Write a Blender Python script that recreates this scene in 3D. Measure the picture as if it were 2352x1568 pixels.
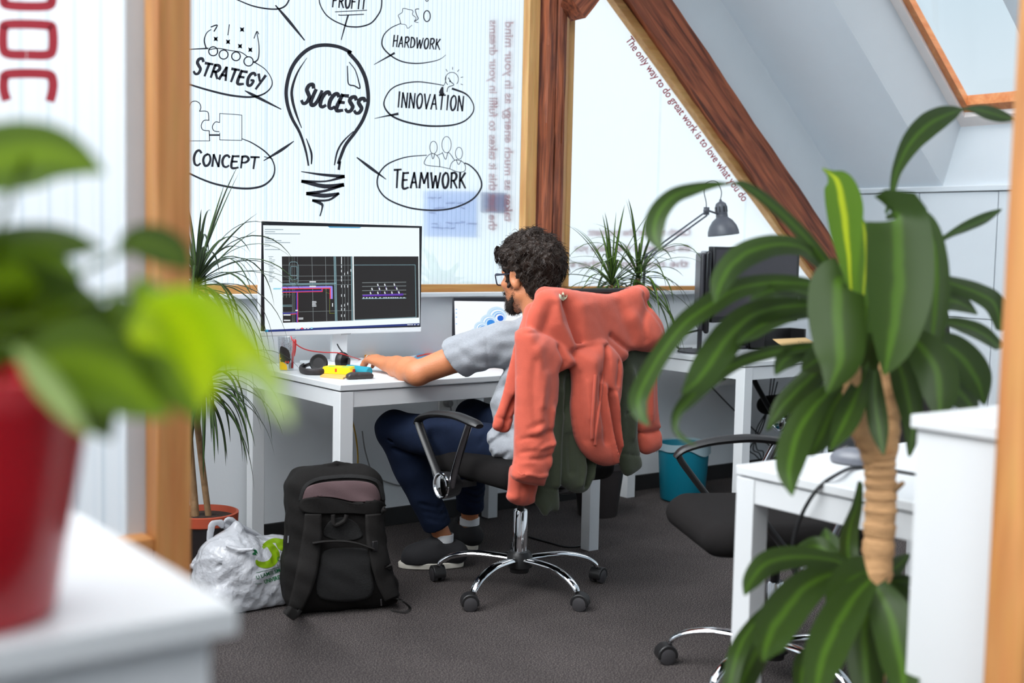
import bpy, bmesh, math, random
import numpy as np
from mathutils import Vector, Matrix, Euler
from mathutils.bvhtree import BVHTree

for _o in list(bpy.data.objects): bpy.data.objects.remove(_o)
SC = bpy.context.scene
COL = SC.collection
random.seed(7); np.random.seed(7)

# ------------------------------------------------------------------ camera
IW, IH, FPX, EYE = 2352.0, 1568.0, 2800.0, 1.23
_pit, _rol, _yaw = math.radians(4.565), math.radians(1.223), math.radians(37.103)
_fw = np.array([math.sin(_yaw)*math.cos(_pit), math.cos(_yaw)*math.cos(_pit), -math.sin(_pit)])
_rt = np.array([math.cos(_yaw), -math.sin(_yaw), 0.0])
_up = np.cross(_rt, _fw)
CR = _rt*math.cos(_rol)+_up*math.sin(_rol)
CU = _up*math.cos(_rol)-_rt*math.sin(_rol)
CAMLOC = np.array([0.0, 0.0, EYE])
_cd = bpy.data.cameras.new('camera'); cam = bpy.data.objects.new('camera', _cd); COL.objects.link(cam)
cam.matrix_world = Matrix(((CR[0], CU[0], -_fw[0], 0), (CR[1], CU[1], -_fw[1], 0), (CR[2], CU[2], -_fw[2], EYE), (0, 0, 0, 1)))
_cd.sensor_width = 36.0; _cd.lens = FPX/IW*36.0; _cd.clip_start = 0.02; _cd.clip_end = 200
_cd.dof.use_dof = True; _cd.dof.focus_distance = 4.45; _cd.dof.aperture_fstop = 2.35
SC.camera = cam

# ------------------------------------------------------------------ sky, sun, exposure
wd = bpy.data.worlds.new('sky'); SC.world = wd; wd.use_nodes = True
_nt = wd.node_tree; _bg = _nt.nodes['Background']
_tc = _nt.nodes.new('ShaderNodeTexCoord'); _sep = _nt.nodes.new('ShaderNodeSeparateXYZ')
_rmp = _nt.nodes.new('ShaderNodeValToRGB')
_nt.links.new(_tc.outputs['Generated'], _sep.inputs[0]); _nt.links.new(_sep.outputs['Z'], _rmp.inputs[0])
_e = _rmp.color_ramp.elements
_e[0].position = 0.0; _e[0].color = (0.96, 1.02, 1.06, 1); _e[1].position = 0.85; _e[1].color = (4.4, 4.5, 4.6, 1)
_x = _e.new(.40); _x.color = (0.50, 0.72, 0.85, 1); _x = _e.new(.55); _x.color = (3.8, 3.95, 4.0, 1)
_wx = _nt.nodes.new('ShaderNodeMapRange'); _wx.interpolation_type = 'SMOOTHSTEP'; _wx.inputs[1].default_value = -.15; _wx.inputs[2].default_value = -.85; _wx.inputs[3].default_value = 1.0; _wx.inputs[4].default_value = 3.6
_nt.links.new(_sep.outputs['X'], _wx.inputs[0])                 # brighter haze on the side where the sun stands behind cloud
_mu = _nt.nodes.new('ShaderNodeVectorMath'); _mu.operation = 'SCALE'; _nt.links.new(_rmp.outputs[0], _mu.inputs[0]); _nt.links.new(_wx.outputs[0], _mu.inputs['Scale'])
_nt.links.new(_mu.outputs[0], _bg.inputs[0]); _bg.inputs[1].default_value = 1.0
SC.view_settings.view_transform = 'Standard'; SC.view_settings.look = 'None'
SC.view_settings.exposure = -0.10; SC.view_settings.gamma = 1.0; SC.view_settings.use_curve_mapping = False

# ------------------------------------------------------------------ places: a picture ray met at a known wall, height or distance
def ray(u, v):
    return _fw + CR*((u-IW/2)/FPX) - CU*((v-IH/2)/FPX)
def PY(u, v, y): d = ray(u, v); return CAMLOC+d*(y/d[1])
def PX(u, v, x): d = ray(u, v); return CAMLOC+d*(x/d[0])
def PZ(u, v, z): d = ray(u, v); return CAMLOC+d*((z-EYE)/d[2])
def PT(u, v, t): return CAMLOC+ray(u, v)*t

# ------------------------------------------------------------------ materials
def _pr(m): return m.node_tree.nodes['Principled BSDF']
MATS = {}
def M(name, col, rough=.5, metal=0., var=.08, scale=9., bump=0., bscale=60., sheen=0., spec=.5, coat=0., stretch=None, trans=0.):
    if name in MATS: return MATS[name]
    m = bpy.data.materials.new(name); m.use_nodes = True; nt = m.node_tree; p = _pr(m)
    tc = nt.nodes.new('ShaderNodeTexCoord'); mp = nt.nodes.new('ShaderNodeMapping'); nz = nt.nodes.new('ShaderNodeTexNoise')
    nt.links.new(tc.outputs['Object'], mp.inputs[0]); nt.links.new(mp.outputs[0], nz.inputs['Vector'])
    if stretch: mp.inputs['Scale'].default_value = stretch
    nz.inputs['Scale'].default_value = scale; nz.inputs['Detail'].default_value = 5
    mx = nt.nodes.new('ShaderNodeMix'); mx.data_type = 'RGBA'
    c = np.array(col[:3])
    mx.inputs[6].default_value = (*np.clip(c*(1-var), 0, 1), 1); mx.inputs[7].default_value = (*np.clip(c*(1+var), 0, 1), 1)
    nt.links.new(nz.outputs['Fac'], mx.inputs[0]); nt.links.new(mx.outputs[2], p.inputs['Base Color'])
    p.inputs['Roughness'].default_value = rough; p.inputs['Metallic'].default_value = metal
    p.inputs['Specular IOR Level'].default_value = spec
    p.inputs['Sheen Weight'].default_value = sheen; p.inputs['Coat Weight'].default_value = coat
    if bump:
        n2 = nt.nodes.new('ShaderNodeTexNoise'); n2.inputs['Scale'].default_value = bscale; n2.inputs['Detail'].default_value = 4
        nt.links.new(mp.outputs[0], n2.inputs['Vector'])
        bp = nt.nodes.new('ShaderNodeBump'); bp.inputs['Strength'].default_value = bump; bp.inputs['Distance'].default_value = .01
        nt.links.new(n2.outputs['Fac'], bp.inputs['Height']); nt.links.new(bp.outputs[0], p.inputs['Normal'])
    if trans:
        tr = nt.nodes.new('ShaderNodeBsdfTranslucent'); nt.links.new(mx.outputs[2], tr.inputs[0])
        ms = nt.nodes.new('ShaderNodeMixShader'); ms.inputs[0].default_value = trans
        out = nt.nodes['Material Output']
        nt.links.new(p.outputs[0], ms.inputs[1]); nt.links.new(tr.outputs[0], ms.inputs[2]); nt.links.new(ms.outputs[0], out.inputs[0])
    MATS[name] = m; return m
def EM(name, col, s=1.):
    if name in MATS: return MATS[name]
    m = bpy.data.materials.new(name); m.use_nodes = True; p = _pr(m)
    p.inputs['Base Color'].default_value = (0.02, 0.02, 0.02, 1); p.inputs['Roughness'].default_value = .35; p.inputs['Specular IOR Level'].default_value = .15
    p.inputs['Emission Color'].default_value = (*col, 1); p.inputs['Emission Strength'].default_value = s*1.08
    MATS[name] = m; return m
def wood(name, c1, c2, axis=2, scale=1.0, rough=.55, knots=.5, bump=.15):
    m = bpy.data.materials.new(name); m.use_nodes = True; nt = m.node_tree; p = _pr(m)
    tc = nt.nodes.new('ShaderNodeTexCoord'); mp = nt.nodes.new('ShaderNodeMapping')
    s = [14.*scale]*3; s[axis] = 1.1*scale
    mp.inputs['Scale'].default_value = s
    nt.links.new(tc.outputs['Object'], mp.inputs[0])
    n1 = nt.nodes.new('ShaderNodeTexNoise'); n1.inputs['Scale'].default_value = 2.2; n1.inputs['Detail'].default_value = 8; n1.inputs['Distortion'].default_value = knots
    n2 = nt.nodes.new('ShaderNodeTexNoise'); n2.inputs['Scale'].default_value = 9; n2.inputs['Detail'].default_value = 6
    for n in (n1, n2): nt.links.new(mp.outputs[0], n.inputs['Vector'])
    r = nt.nodes.new('ShaderNodeValToRGB'); r.color_ramp.elements[0].position = .3; r.color_ramp.elements[1].position = .72
    r.color_ramp.elements[0].color = (*c1, 1); r.color_ramp.elements[1].color = (*c2, 1)
    nt.links.new(n1.outputs['Fac'], r.inputs[0])
    mx = nt.nodes.new('ShaderNodeMix'); mx.data_type = 'RGBA'; mx.blend_type = 'MULTIPLY'; mx.inputs[0].default_value = .35
    nt.links.new(r.outputs[0], mx.inputs[6]); nt.links.new(n2.outputs['Color'], mx.inputs[7])
    hs = nt.nodes.new('ShaderNodeMix'); hs.data_type = 'RGBA'; hs.inputs[0].default_value = .3
    nt.links.new(mx.outputs[2], hs.inputs[6]); nt.links.new(r.outputs[0], hs.inputs[7])
    nt.links.new(hs.outputs[2], p.inputs['Base Color']); p.inputs['Roughness'].default_value = rough
    bp = nt.nodes.new('ShaderNodeBump'); bp.inputs['Strength'].default_value = bump; bp.inputs['Distance'].default_value = .01
    nt.links.new(n2.outputs['Fac'], bp.inputs['Height']); nt.links.new(bp.outputs[0], p.inputs['Normal'])
    MATS[name] = m; return m
def polycarb(name, period, sharp=.5, clear=.3):
    """ribbed multiwall sheet: milky translucent, ribs along z"""
    m = bpy.data.materials.new(name); m.use_nodes = True; nt = m.node_tree; nt.nodes.remove(_pr(m))
    tc = nt.nodes.new('ShaderNodeTexCoord'); sp = nt.nodes.new('ShaderNodeSeparateXYZ'); nt.links.new(tc.outputs['Object'], sp.inputs[0])
    md = nt.nodes.new('ShaderNodeMath'); md.operation = 'MULTIPLY'; md.inputs[1].default_value = 1/period; nt.links.new(sp.outputs['X'], md.inputs[0])
    fr = nt.nodes.new('ShaderNodeMath'); fr.operation = 'FRACT'; nt.links.new(md.outputs[0], fr.inputs[0])
    r = nt.nodes.new('ShaderNodeValToRGB'); nt.links.new(fr.outputs[0], r.inputs[0])
    e = r.color_ramp.elements; e[0].position = 0.; e[0].color = (.50, .60, .66, 1); e[1].position = 1.; e[1].color = (.97, .98, .99, 1)
    x = e.new(.13); x.color = (.80, .86, .90, 1); x = e.new(.22); x.color = (.97, .985, 1., 1); x = e.new(.62); x.color = (.97, .985, 1., 1); x = e.new(.72); x.color = (.86, .91, .95, 1); x = e.new(.80); x.color = (.97, .985, 1., 1)
    n = nt.nodes.new('ShaderNodeTexNoise'); n.inputs['Scale'].default_value = 1.3; nt.links.new(tc.outputs['Object'], n.inputs['Vector'])
    rr = nt.nodes.new('ShaderNodeMapRange'); rr.inputs[3].default_value = sharp*.7; rr.inputs[4].default_value = sharp*1.25; nt.links.new(n.outputs['Fac'], rr.inputs[0])
    mx = nt.nodes.new('ShaderNodeMix'); mx.data_type = 'RGBA'; mx.inputs[6].default_value = (.97, .985, 1, 1)
    nt.links.new(rr.outputs[0], mx.inputs[0]); nt.links.new(r.outputs[0], mx.inputs[7])
    tl = nt.nodes.new('ShaderNodeBsdfTranslucent'); tp = nt.nodes.new('ShaderNodeBsdfTransparent'); gl = nt.nodes.new('ShaderNodeBsdfGlossy')
    gl.inputs['Roughness'].default_value = .25
    nt.links.new(mx.outputs[2], tl.inputs[0]); nt.links.new(mx.outputs[2], tp.inputs[0])
    a = nt.nodes.new('ShaderNodeMixShader'); a.inputs[0].default_value = clear; nt.links.new(tl.outputs[0], a.inputs[1]); nt.links.new(tp.outputs[0], a.inputs[2])
    b = nt.nodes.new('ShaderNodeMixShader'); b.inputs[0].default_value = .05; nt.links.new(a.outputs[0], b.inputs[1]); nt.links.new(gl.outputs[0], b.inputs[2])
    nt.links.new(b.outputs[0], nt.nodes['Material Output'].inputs[0])
    MATS[name] = m; return m
def glassy(name, tint=(1, 1, 1), gloss=.08):
    m = bpy.data.materials.new(name); m.use_nodes = True; nt = m.node_tree; nt.nodes.remove(_pr(m))
    tp = nt.nodes.new('ShaderNodeBsdfTransparent'); tp.inputs[0].default_value = (*tint, 1)
    gl = nt.nodes.new('ShaderNodeBsdfGlossy'); gl.inputs['Roughness'].default_value = .03
    b = nt.nodes.new('ShaderNodeMixShader'); b.inputs[0].default_value = gloss
    nt.links.new(tp.outputs[0], b.inputs[1]); nt.links.new(gl.outputs[0], b.inputs[2]); nt.links.new(b.outputs[0], nt.nodes['Material Output'].inputs[0])
    MATS[name] = m; return m
def leafmat(name, dark, mid, rough=.35, trans=.3, stripe=True):
    m = bpy.data.materials.new(name); m.use_nodes = True; nt = m.node_tree; p = _pr(m)
    uv = nt.nodes.new('ShaderNodeUVMap'); uv.uv_map = 'leaf'; sp = nt.nodes.new('ShaderNodeSeparateXYZ'); nt.links.new(uv.outputs[0], sp.inputs[0])
    n = nt.nodes.new('ShaderNodeTexNoise'); n.inputs['Scale'].default_value = 14; tc = nt.nodes.new('ShaderNodeTexCoord'); nt.links.new(tc.outputs['Object'], n.inputs['Vector'])
    ad = nt.nodes.new('ShaderNodeMath'); ad.operation = 'MULTIPLY_ADD'; ad.inputs[1].default_value = .14; nt.links.new(n.outputs['Fac'], ad.inputs[0]); nt.links.new(sp.outputs['X'], ad.inputs[2])
    r = nt.nodes.new('ShaderNodeValToRGB'); nt.links.new(ad.outputs[0], r.inputs[0]); e = r.color_ramp.elements
    e[0].position = .3; e[0].color = (*dark, 1); e[1].position = .86; e[1].color = (*dark, 1)
    if stripe:
        x = e.new(.46); x.color = (*dark, 1); x = e.new(.53); x.color = (*mid, 1); x = e.new(.62); x.color = (*mid, 1); x = e.new(.70); x.color = (*dark, 1)
    else:
        x = e.new(.57); x.color = (*mid, 1)
    nt.links.new(r.outputs[0], p.inputs['Base Color']); p.inputs['Roughness'].default_value = rough; p.inputs['Specular IOR Level'].default_value = .24
    tr = nt.nodes.new('ShaderNodeBsdfTranslucent'); br = nt.nodes.new('ShaderNodeBrightContrast'); br.inputs[1].default_value = .06
    nt.links.new(r.outputs[0], br.inputs[0]); nt.links.new(br.outputs[0], tr.inputs[0])
    ms = nt.nodes.new('ShaderNodeMixShader'); ms.inputs[0].default_value = trans
    nt.links.new(p.outputs[0], ms.inputs[1]); nt.links.new(tr.outputs[0], ms.inputs[2]); nt.links.new(ms.outputs[0], nt.nodes['Material Output'].inputs[0])
    MATS[name] = m; return m
def S(r, g, b):  # sRGB 0-255 -> linear
    f = lambda c: ((c/255+.055)/1.055)**2.4 if c > 10.31 else c/255/12.92
    return (f(r), f(g), f(b))

# ------------------------------------------------------------------ objects
ORG = {}
def org(o):
    while o is not None:
        if o.name in ORG: return ORG[o.name]
        o = o.parent
    return np.zeros(3)
def tag(o, label=None, cat=None, group=None, kind=None):
    if label: o['label'] = label
    if cat: o['category'] = cat
    if group: o['group'] = group
    if kind: o['kind'] = kind
    return o
def empty(name, loc, label, cat, group=None):
    o = bpy.data.objects.new(name, None); COL.objects.link(o); o.location = loc; o.empty_display_size = .1
    ORG[o.name] = np.array(loc, float); return tag(o, label, cat, group)
def link(name, me, mat, parent=None, smooth=40, bevel=0, label=None):
    if mat is not None:
        for mm in (mat if isinstance(mat, (list, tuple)) else [mat]): me.materials.append(mm)
    o = bpy.data.objects.new(name, me); COL.objects.link(o)
    if parent is not None:
        og = org(parent); o.parent = parent
        if np.abs(og).max() > 0: me.transform(Matrix.Translation(Vector(-og)))
    if smooth:
        me.polygons.foreach_set('use_smooth', [True]*len(me.polygons)); me.set_sharp_from_angle(angle=math.radians(smooth))
    if bevel:
        b = o.modifiers.new('edge', 'BEVEL'); b.width = bevel; b.segments = 2; b.limit_method = 'ANGLE'; b.angle_limit = math.radians(50)
    if label: o['label'] = label
    return o
def mesh(name, v, f, mi=None):
    me = bpy.data.meshes.new(name); me.from_pydata([tuple(map(float, x)) for x in v], [], [tuple(map(int, x)) for x in f]); 
    if mi is not None and len(mi): me.polygons.foreach_set('material_index', mi)
    me.update(); return me
def copy_tree(o, parent=None):
    c = o.copy(); COL.objects.link(c); c.parent = parent
    for ch in list(o.children): copy_tree(ch, c)
    return c

class MB:
    def __init__(s): s.v = []; s.f = []; s.m = []; s.cur = 0
    def add(s, v, f):
        n = len(s.v); s.v += [tuple(x) for x in v]; s.f += [tuple(i+n for i in q) for q in f]; s.m += [s.cur]*len(f); return s
    def box(s, lo, hi, R=None, c=None):
        x0, y0, z0 = lo; x1, y1, z1 = hi
        v = np.array([(x0, y0, z0), (x1, y0, z0), (x1, y1, z0), (x0, y1, z0), (x0, y0, z1), (x1, y0, z1), (x1, y1, z1), (x0, y1, z1)], float)
        if R is not None: v = v@np.array(R).T
        if c is not None: v = v+np.array(c)
        return s.add(v, [(0, 3, 2, 1), (4, 5, 6, 7), (0, 1, 5, 4), (1, 2, 6, 5), (2, 3, 7, 6), (3, 0, 4, 7)])
    def quad(s, a, b, c, d): return s.add([a, b, c, d], [(0, 1, 2, 3)])
    def tube(s, path, r, n=10, caps=True, flat=None):
        """sweep; r scalar or list; flat=(scale across second axis)"""
        P = np.array(path, float); k = len(P); r = np.broadcast_to(np.array(r, float), (k,)) if np.ndim(r) < 1 else np.array(r, float)
        T = np.gradient(P, axis=0); T /= np.linalg.norm(T, axis=1)[:, None]+1e-12
        up = np.array([0, 0, 1.]) if abs(T[0][2]) < .9 else np.array([1., 0, 0])
        a = np.cross(T[0], up); a /= np.linalg.norm(a); V = []
        for i in range(k):
            a = a-T[i]*np.dot(a, T[i]); a /= np.linalg.norm(a)+1e-12; b = np.cross(T[i], a)
            fl = 1. if flat is None else flat
            for j in range(n):
                t = 2*math.pi*j/n; V.append(P[i]+r[i]*(a*math.cos(t)+b*fl*math.sin(t)))
        F = [(i*n+j, i*n+(j+1) % n, (i+1)*n+(j+1) % n, (i+1)*n+j) for i in range(k-1) for j in range(n)]
        if caps: F += [tuple(range(n-1, -1, -1)), tuple((k-1)*n+j for j in range(n))]
        return s.add(V, F)
    def lathe(s, prof, c=(0, 0, 0), n=32, R=None):
        V = []
        for (r, z) in prof:
            for j in range(n):
                t = 2*math.pi*j/n; V.append((r*math.cos(t), r*math.sin(t), z))
        V = np.array(V)
        if R is not None: V = V@np.array(R).T
        V = V+np.array(c); k = len(prof)
        F = [(i*n+j, i*n+(j+1) % n, (i+1)*n+(j+1) % n, (i+1)*n+j) for i in range(k-1) for j in range(n)]
        return s.add(V, F)
    def disc(s, c, r, n=24, R=None):
        V = np.array([(r*math.cos(2*math.pi*j/n), r*math.sin(2*math.pi*j/n), 0) for j in range(n)])
        if R is not None: V = V@np.array(R).T
        return s.add(V+np.array(c), [tuple(range(n))])
    def ellipsoid(s, c, r, n=16, m=10, R=None):
        V = []; 
        for i in range(m+1):
            a = math.pi*i/m
            for j in range(n):
                b = 2*math.pi*j/n; V.append((r[0]*math.sin(a)*math.cos(b), r[1]*math.sin(a)*math.sin(b), r[2]*math.cos(a)))
        V = np.array(V)
        if R is not None: V = V@np.array(R).T
        F = [(i*n+j, (i+1)*n+j, (i+1)*n+(j+1) % n, i*n+(j+1) % n) for i in range(m) for j in range(n)]
        return s.add(V+np.array(c), F)
    def prism(s, poly, d):
        """poly: list of 3D points, extruded by vector d"""
        p = np.array(poly, float); n = len(p); V = np.vstack([p, p+np.array(d)])
        F = [tuple(range(n-1, -1, -1)), tuple(range(n, 2*n))]+[(i, (i+1) % n, n+(i+1) % n, n+i) for i in range(n)]
        return s.add(V, F)
    def build(s, name, mat, parent=None, smooth=40, bevel=0, label=None, fix=True):
        me = mesh(name, s.v, s.f, s.m)
        if fix:
            b = bmesh.new(); b.from_mesh(me); bmesh.ops.remove_doubles(b, verts=b.verts, dist=1e-6); bmesh.ops.recalc_face_normals(b, faces=b.faces); b.to_mesh(me); b.free()
        return link(name, me, mat, parent, smooth, bevel, label)

def rot(ax, deg):
    return np.array(Matrix.Rotation(math.radians(deg), 3, ax))
def spl(pts, n=8, closed=False):
    """Catmull-Rom through points of any dimension"""
    P = np.array(pts, float); k = len(P)
    if k < 3 and not closed: return np.array([P[0]+(P[-1]-P[0])*t for t in np.linspace(0, 1, n+1)])
    out = []
    for i in range(k if closed else k-1):
        if closed: a, b, c, d = P[(i-1) % k], P[i], P[(i+1) % k], P[(i+2) % k]
        else: a, b, c, d = P[max(i-1, 0)], P[i], P[i+1], P[min(i+2, k-1)]
        for t in np.linspace(0, 1, n, endpoint=False):
            out.append(.5*((2*b)+(c-a)*t+(2*a-5*b+4*c-d)*t*t+(3*b-a-3*c+d)*t**3))
    if not closed: out.append(P[-1])
    return np.array(out)
def one(name, mb, mat, label, cat, group=None, **k):
    o = mb.build(name, mat, None, **k); return tag(o, label, cat, group)
def struct(name, mb, mat, label=None, **k):
    o = mb.build(name, mat, None, **k); return tag(o, label, None, None, 'structure')

# ------------------------------------------------------------------ implicit shapes -> smooth meshes
class Vol:
    def __init__(s, lo, hi, h):
        s.lo = np.array(lo, float); s.h = h; s.n = np.ceil((np.array(hi)-s.lo)/h).astype(int)+1
        s.F = np.full(s.n, .5, np.float32); s.ax = [(s.lo[i]+h*np.arange(s.n[i])).astype(np.float32) for i in range(3)]
    def sl(s, lo, hi):
        a = np.clip(np.floor((np.array(lo)-s.lo)/s.h).astype(int), 0, s.n); b = np.clip(np.ceil((np.array(hi)-s.lo)/s.h).astype(int)+1, 0, s.n)
        return tuple(slice(int(p), int(q)) for p, q in zip(a, b))
    def put(s, fn, lo, hi, k=0., sub=False, pad=.02):
        q = s.sl(np.array(lo)-pad-k, np.array(hi)+pad+k)
        X = s.ax[0][q[0]][:, None, None]; Y = s.ax[1][q[1]][None, :, None]; Z = s.ax[2][q[2]][None, None, :]
        if X.size == 0 or Y.size == 0 or Z.size == 0: return
        d = fn(X, Y, Z).astype(np.float32); A = s.F[q]
        if sub:
            B = -d
            if k > 0: h = np.clip(.5+.5*(A-B)/k, 0, 1); s.F[q] = B*(1-h)+A*h+k*h*(1-h)
            else: s.F[q] = np.maximum(A, B)
        else:
            if k > 0: h = np.clip(.5+.5*(A-d)/k, 0, 1); s.F[q] = A*(1-h)+d*h-k*h*(1-h)
            else: s.F[q] = np.minimum(A, d)
    def cap(s, a, b, ra, rb=None, k=0., sub=False, flat=None):
        rb = ra if rb is None else rb; a = np.array(a, float); b = np.array(b, float); m = max(ra, rb)
        if flat is None: fl = np.ones(3)
        else: fl = np.array(flat, float)
        def fn(X, Y, Z):
            pa = [(X-a[0])/fl[0], (Y-a[1])/fl[1], (Z-a[2])/fl[2]]; ba = (b-a)/fl; t = (pa[0]*ba[0]+pa[1]*ba[1]+pa[2]*ba[2])/max(ba@ba, 1e-12); t = np.clip(t, 0, 1)
            return np.sqrt((pa[0]-ba[0]*t)**2+(pa[1]-ba[1]*t)**2+(pa[2]-ba[2]*t)**2)-(ra+(rb-ra)*t)
        s.put(fn, np.minimum(a, b)-m*fl.max(), np.maximum(a, b)+m*fl.max(), k, sub); return s
    def chain(s, pts, rs, k=0., sub=False):
        for i in range(len(pts)-1): s.cap(pts[i], pts[i+1], rs[i], rs[i+1], k, sub)
        return s
    def ell(s, c, r, k=0., sub=False, R=None):
        c = np.array(c, float); r = np.array(r, float); m = r.max(); Rm = np.eye(3) if R is None else np.array(R)
        def fn(X, Y, Z):
            d = [X-c[0], Y-c[1], Z-c[2]]; p = [d[0]*Rm[0, i]+d[1]*Rm[1, i]+d[2]*Rm[2, i] for i in range(3)]
            k0 = np.sqrt((p[0]/r[0])**2+(p[1]/r[1])**2+(p[2]/r[2])**2); k1 = np.sqrt((p[0]/r[0]**2)**2+(p[1]/r[1]**2)**2+(p[2]/r[2]**2)**2)+1e-6
            return k0*(k0-1)/k1
        s.put(fn, c-m, c+m, k, sub); return s
    def rbox(s, c, half, rad, k=0., sub=False, R=None):
        c = np.array(c, float); hf = np.array(half, float)-rad; m = np.linalg.norm(half); Rm = np.eye(3) if R is None else np.array(R)
        def fn(X, Y, Z):
            d = [X-c[0], Y-c[1], Z-c[2]]; p = [np.abs(d[0]*Rm[0, i]+d[1]*Rm[1, i]+d[2]*Rm[2, i])-hf[i] for i in range(3)]
            return np.sqrt(np.maximum(p[0], 0)**2+np.maximum(p[1], 0)**2+np.maximum(p[2], 0)**2)+np.minimum(np.maximum(np.maximum(p[0], p[1]), p[2]), 0)-rad
        s.put(fn, c-m, c+m, k, sub); return s
    def disp(s, fn):
        X = s.ax[0][:, None, None]; Y = s.ax[1][None, :, None]; Z = s.ax[2][None, None, :]
        s.F += fn(X, Y, Z).astype(np.float32); return s
    def nets(s):
        F = s.F; I = F < 0
        c = np.zeros(tuple(np.array(F.shape)-1), np.int8); sh = F.shape
        sl = lambda d, a: slice(d, sh[a]-1+d)
        for dx in (0, 1):
            for dy in (0, 1):
                for dz in (0, 1): c += I[sl(dx, 0), sl(dy, 1), sl(dz, 2)]
        act = (c > 0) & (c < 8); idx = np.argwhere(act); N = len(idx)
        num = np.full(act.shape, -1, np.int64); num[act] = np.arange(N)
        acc = np.zeros((N, 3)); cnt = np.zeros(N); i0, j0, k0 = idx.T
        cor = [(0, 0, 0), (1, 0, 0), (0, 1, 0), (1, 1, 0), (0, 0, 1), (1, 0, 1), (0, 1, 1), (1, 1, 1)]
        val = [F[i0+a, j0+b, k0+d] for a, b, d in cor]
        for p, q in ((0, 1), (2, 3), (4, 5), (6, 7), (0, 2), (1, 3), (4, 6), (5, 7), (0, 4), (1, 5), (2, 6), (3, 7)):
            a, b = val[p], val[q]; m = (a < 0) != (b < 0); t = np.where(m, a/(a-b+1e-20), 0)
            cp, cq = np.array(cor[p], float), np.array(cor[q], float)
            acc += (cp+(cq-cp)*t[:, None])*m[:, None]; cnt += m
        V = (idx+acc/np.maximum(cnt, 1)[:, None])*s.h+s.lo
        Q = []
        for ax in range(3):
            A = [slice(1, -1)]*3; A[ax] = slice(0, -1); B = [slice(1, -1)]*3; B[ax] = slice(1, None)
            A = tuple(A); B = tuple(B)
            ch = np.argwhere(I[A] != I[B])
            if not len(ch): continue
            off = np.array([1, 1, 1]); off[ax] = 0; p = ch+off
            ins = I[tuple(p.T)]; u, w = (ax+1) % 3, (ax+2) % 3
            eu = np.zeros(3, int); eu[u] = 1; ew = np.zeros(3, int); ew[w] = 1
            q = np.stack([num[tuple((p-eu-ew).T)], num[tuple((p-ew).T)], num[tuple(p.T)], num[tuple((p-eu).T)]], 1)
            q[~ins] = q[~ins][:, ::-1]; Q.append(q)
        Q = np.vstack(Q); Q = Q[(Q >= 0).all(1)]
        return V, Q
    def build(s, name, mat, parent=None, label=None, relax=0):
        V, Q = s.nets()
        for _ in range(relax):
            acc = np.zeros_like(V); n = np.zeros(len(V))
            for a, b in ((0, 1), (1, 2), (2, 3), (3, 0)):
                np.add.at(acc, Q[:, a], V[Q[:, b]]); np.add.at(n, Q[:, a], 1); np.add.at(acc, Q[:, b], V[Q[:, a]]); np.add.at(n, Q[:, b], 1)
            V = V*.5+.5*acc/np.maximum(n, 1)[:, None]
        me = bpy.data.meshes.new(name); me.vertices.add(len(V)); me.vertices.foreach_set('co', V.astype(np.float32).ravel())
        me.loops.add(len(Q)*4); me.loops.foreach_set('vertex_index', Q.astype(np.int32).ravel()); me.polygons.add(len(Q)); me.polygons.foreach_set('loop_start', np.arange(0, len(Q)*4, 4, dtype=np.int32))
        me.update(calc_edges=True); me.validate()
        return link(name, me, mat, parent, 0 if False else 75, 0, label)

def pxfolds(vol, folds, box=None):
    """press soft folds into a shape along lines seen in the picture: (line, width px, depth m)"""
    q = vol.sl(*box) if box is not None else tuple(slice(0, n) for n in vol.F.shape)
    X = vol.ax[0][q[0]][:, None, None]; Y = vol.ax[1][q[1]][None, :, None]; Z = vol.ax[2][q[2]][None, None, :]-EYE
    R_ = np.array([CR, CU, _fw]).astype(np.float32); c = [R_[i, 0]*X+R_[i, 1]*Y+R_[i, 2]*Z for i in range(3)]
    u = IW/2+FPX*c[0]/c[2]; v = IH/2-FPX*c[1]/c[2]; D = np.zeros(u.shape, np.float32)
    for ln, w, dp in folds:
        P = spl(np.array(ln, float), 4); m = np.full(u.shape, 1e9, np.float32); k = len(P)
        sel = (u > P[:, 0].min()-3*w) & (u < P[:, 0].max()+3*w) & (v > P[:, 1].min()-3*w) & (v < P[:, 1].max()+3*w)
        us, vs = u[sel], v[sel]; ms = np.full(us.shape, 1e9, np.float32)
        for i in range(k-1):
            a, b = P[i], P[i+1]; e = b-a; t = np.clip(((us-a[0])*e[0]+(vs-a[1])*e[1])/max(e@e, 1e-6), 0, 1); ms = np.minimum(ms, (us-a[0]-e[0]*t)**2+(vs-a[1]-e[1]*t)**2)
        D[sel] += dp*np.exp(-ms/w**2)
    vol.F[q] += D
def polyd(P, X, Z):
    """signed distance to polygon P (n,2) on grid X[:,None], Z[None,:]; negative inside"""
    d = np.full(np.broadcast(X, Z).shape, 1e9); ins = np.zeros(d.shape, bool); n = len(P)
    for i in range(n):
        a, b = P[i], P[(i+1) % n]; e = b-a; wx, wz = X-a[0], Z-a[1]
        t = np.clip((wx*e[0]+wz*e[1])/max(e@e, 1e-12), 0, 1)
        d = np.minimum(d, (wx-e[0]*t)**2+(wz-e[1]*t)**2)
        c = ((a[1] > Z) != (b[1] > Z)) & (X < (b[0]-a[0])*(Z-a[1])/((b[1]-a[1]) if abs(b[1]-a[1]) > 1e-9 else 1e-9)+a[0])
        ins ^= c
    d = np.sqrt(d); return np.where(ins, -d, d)
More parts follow.
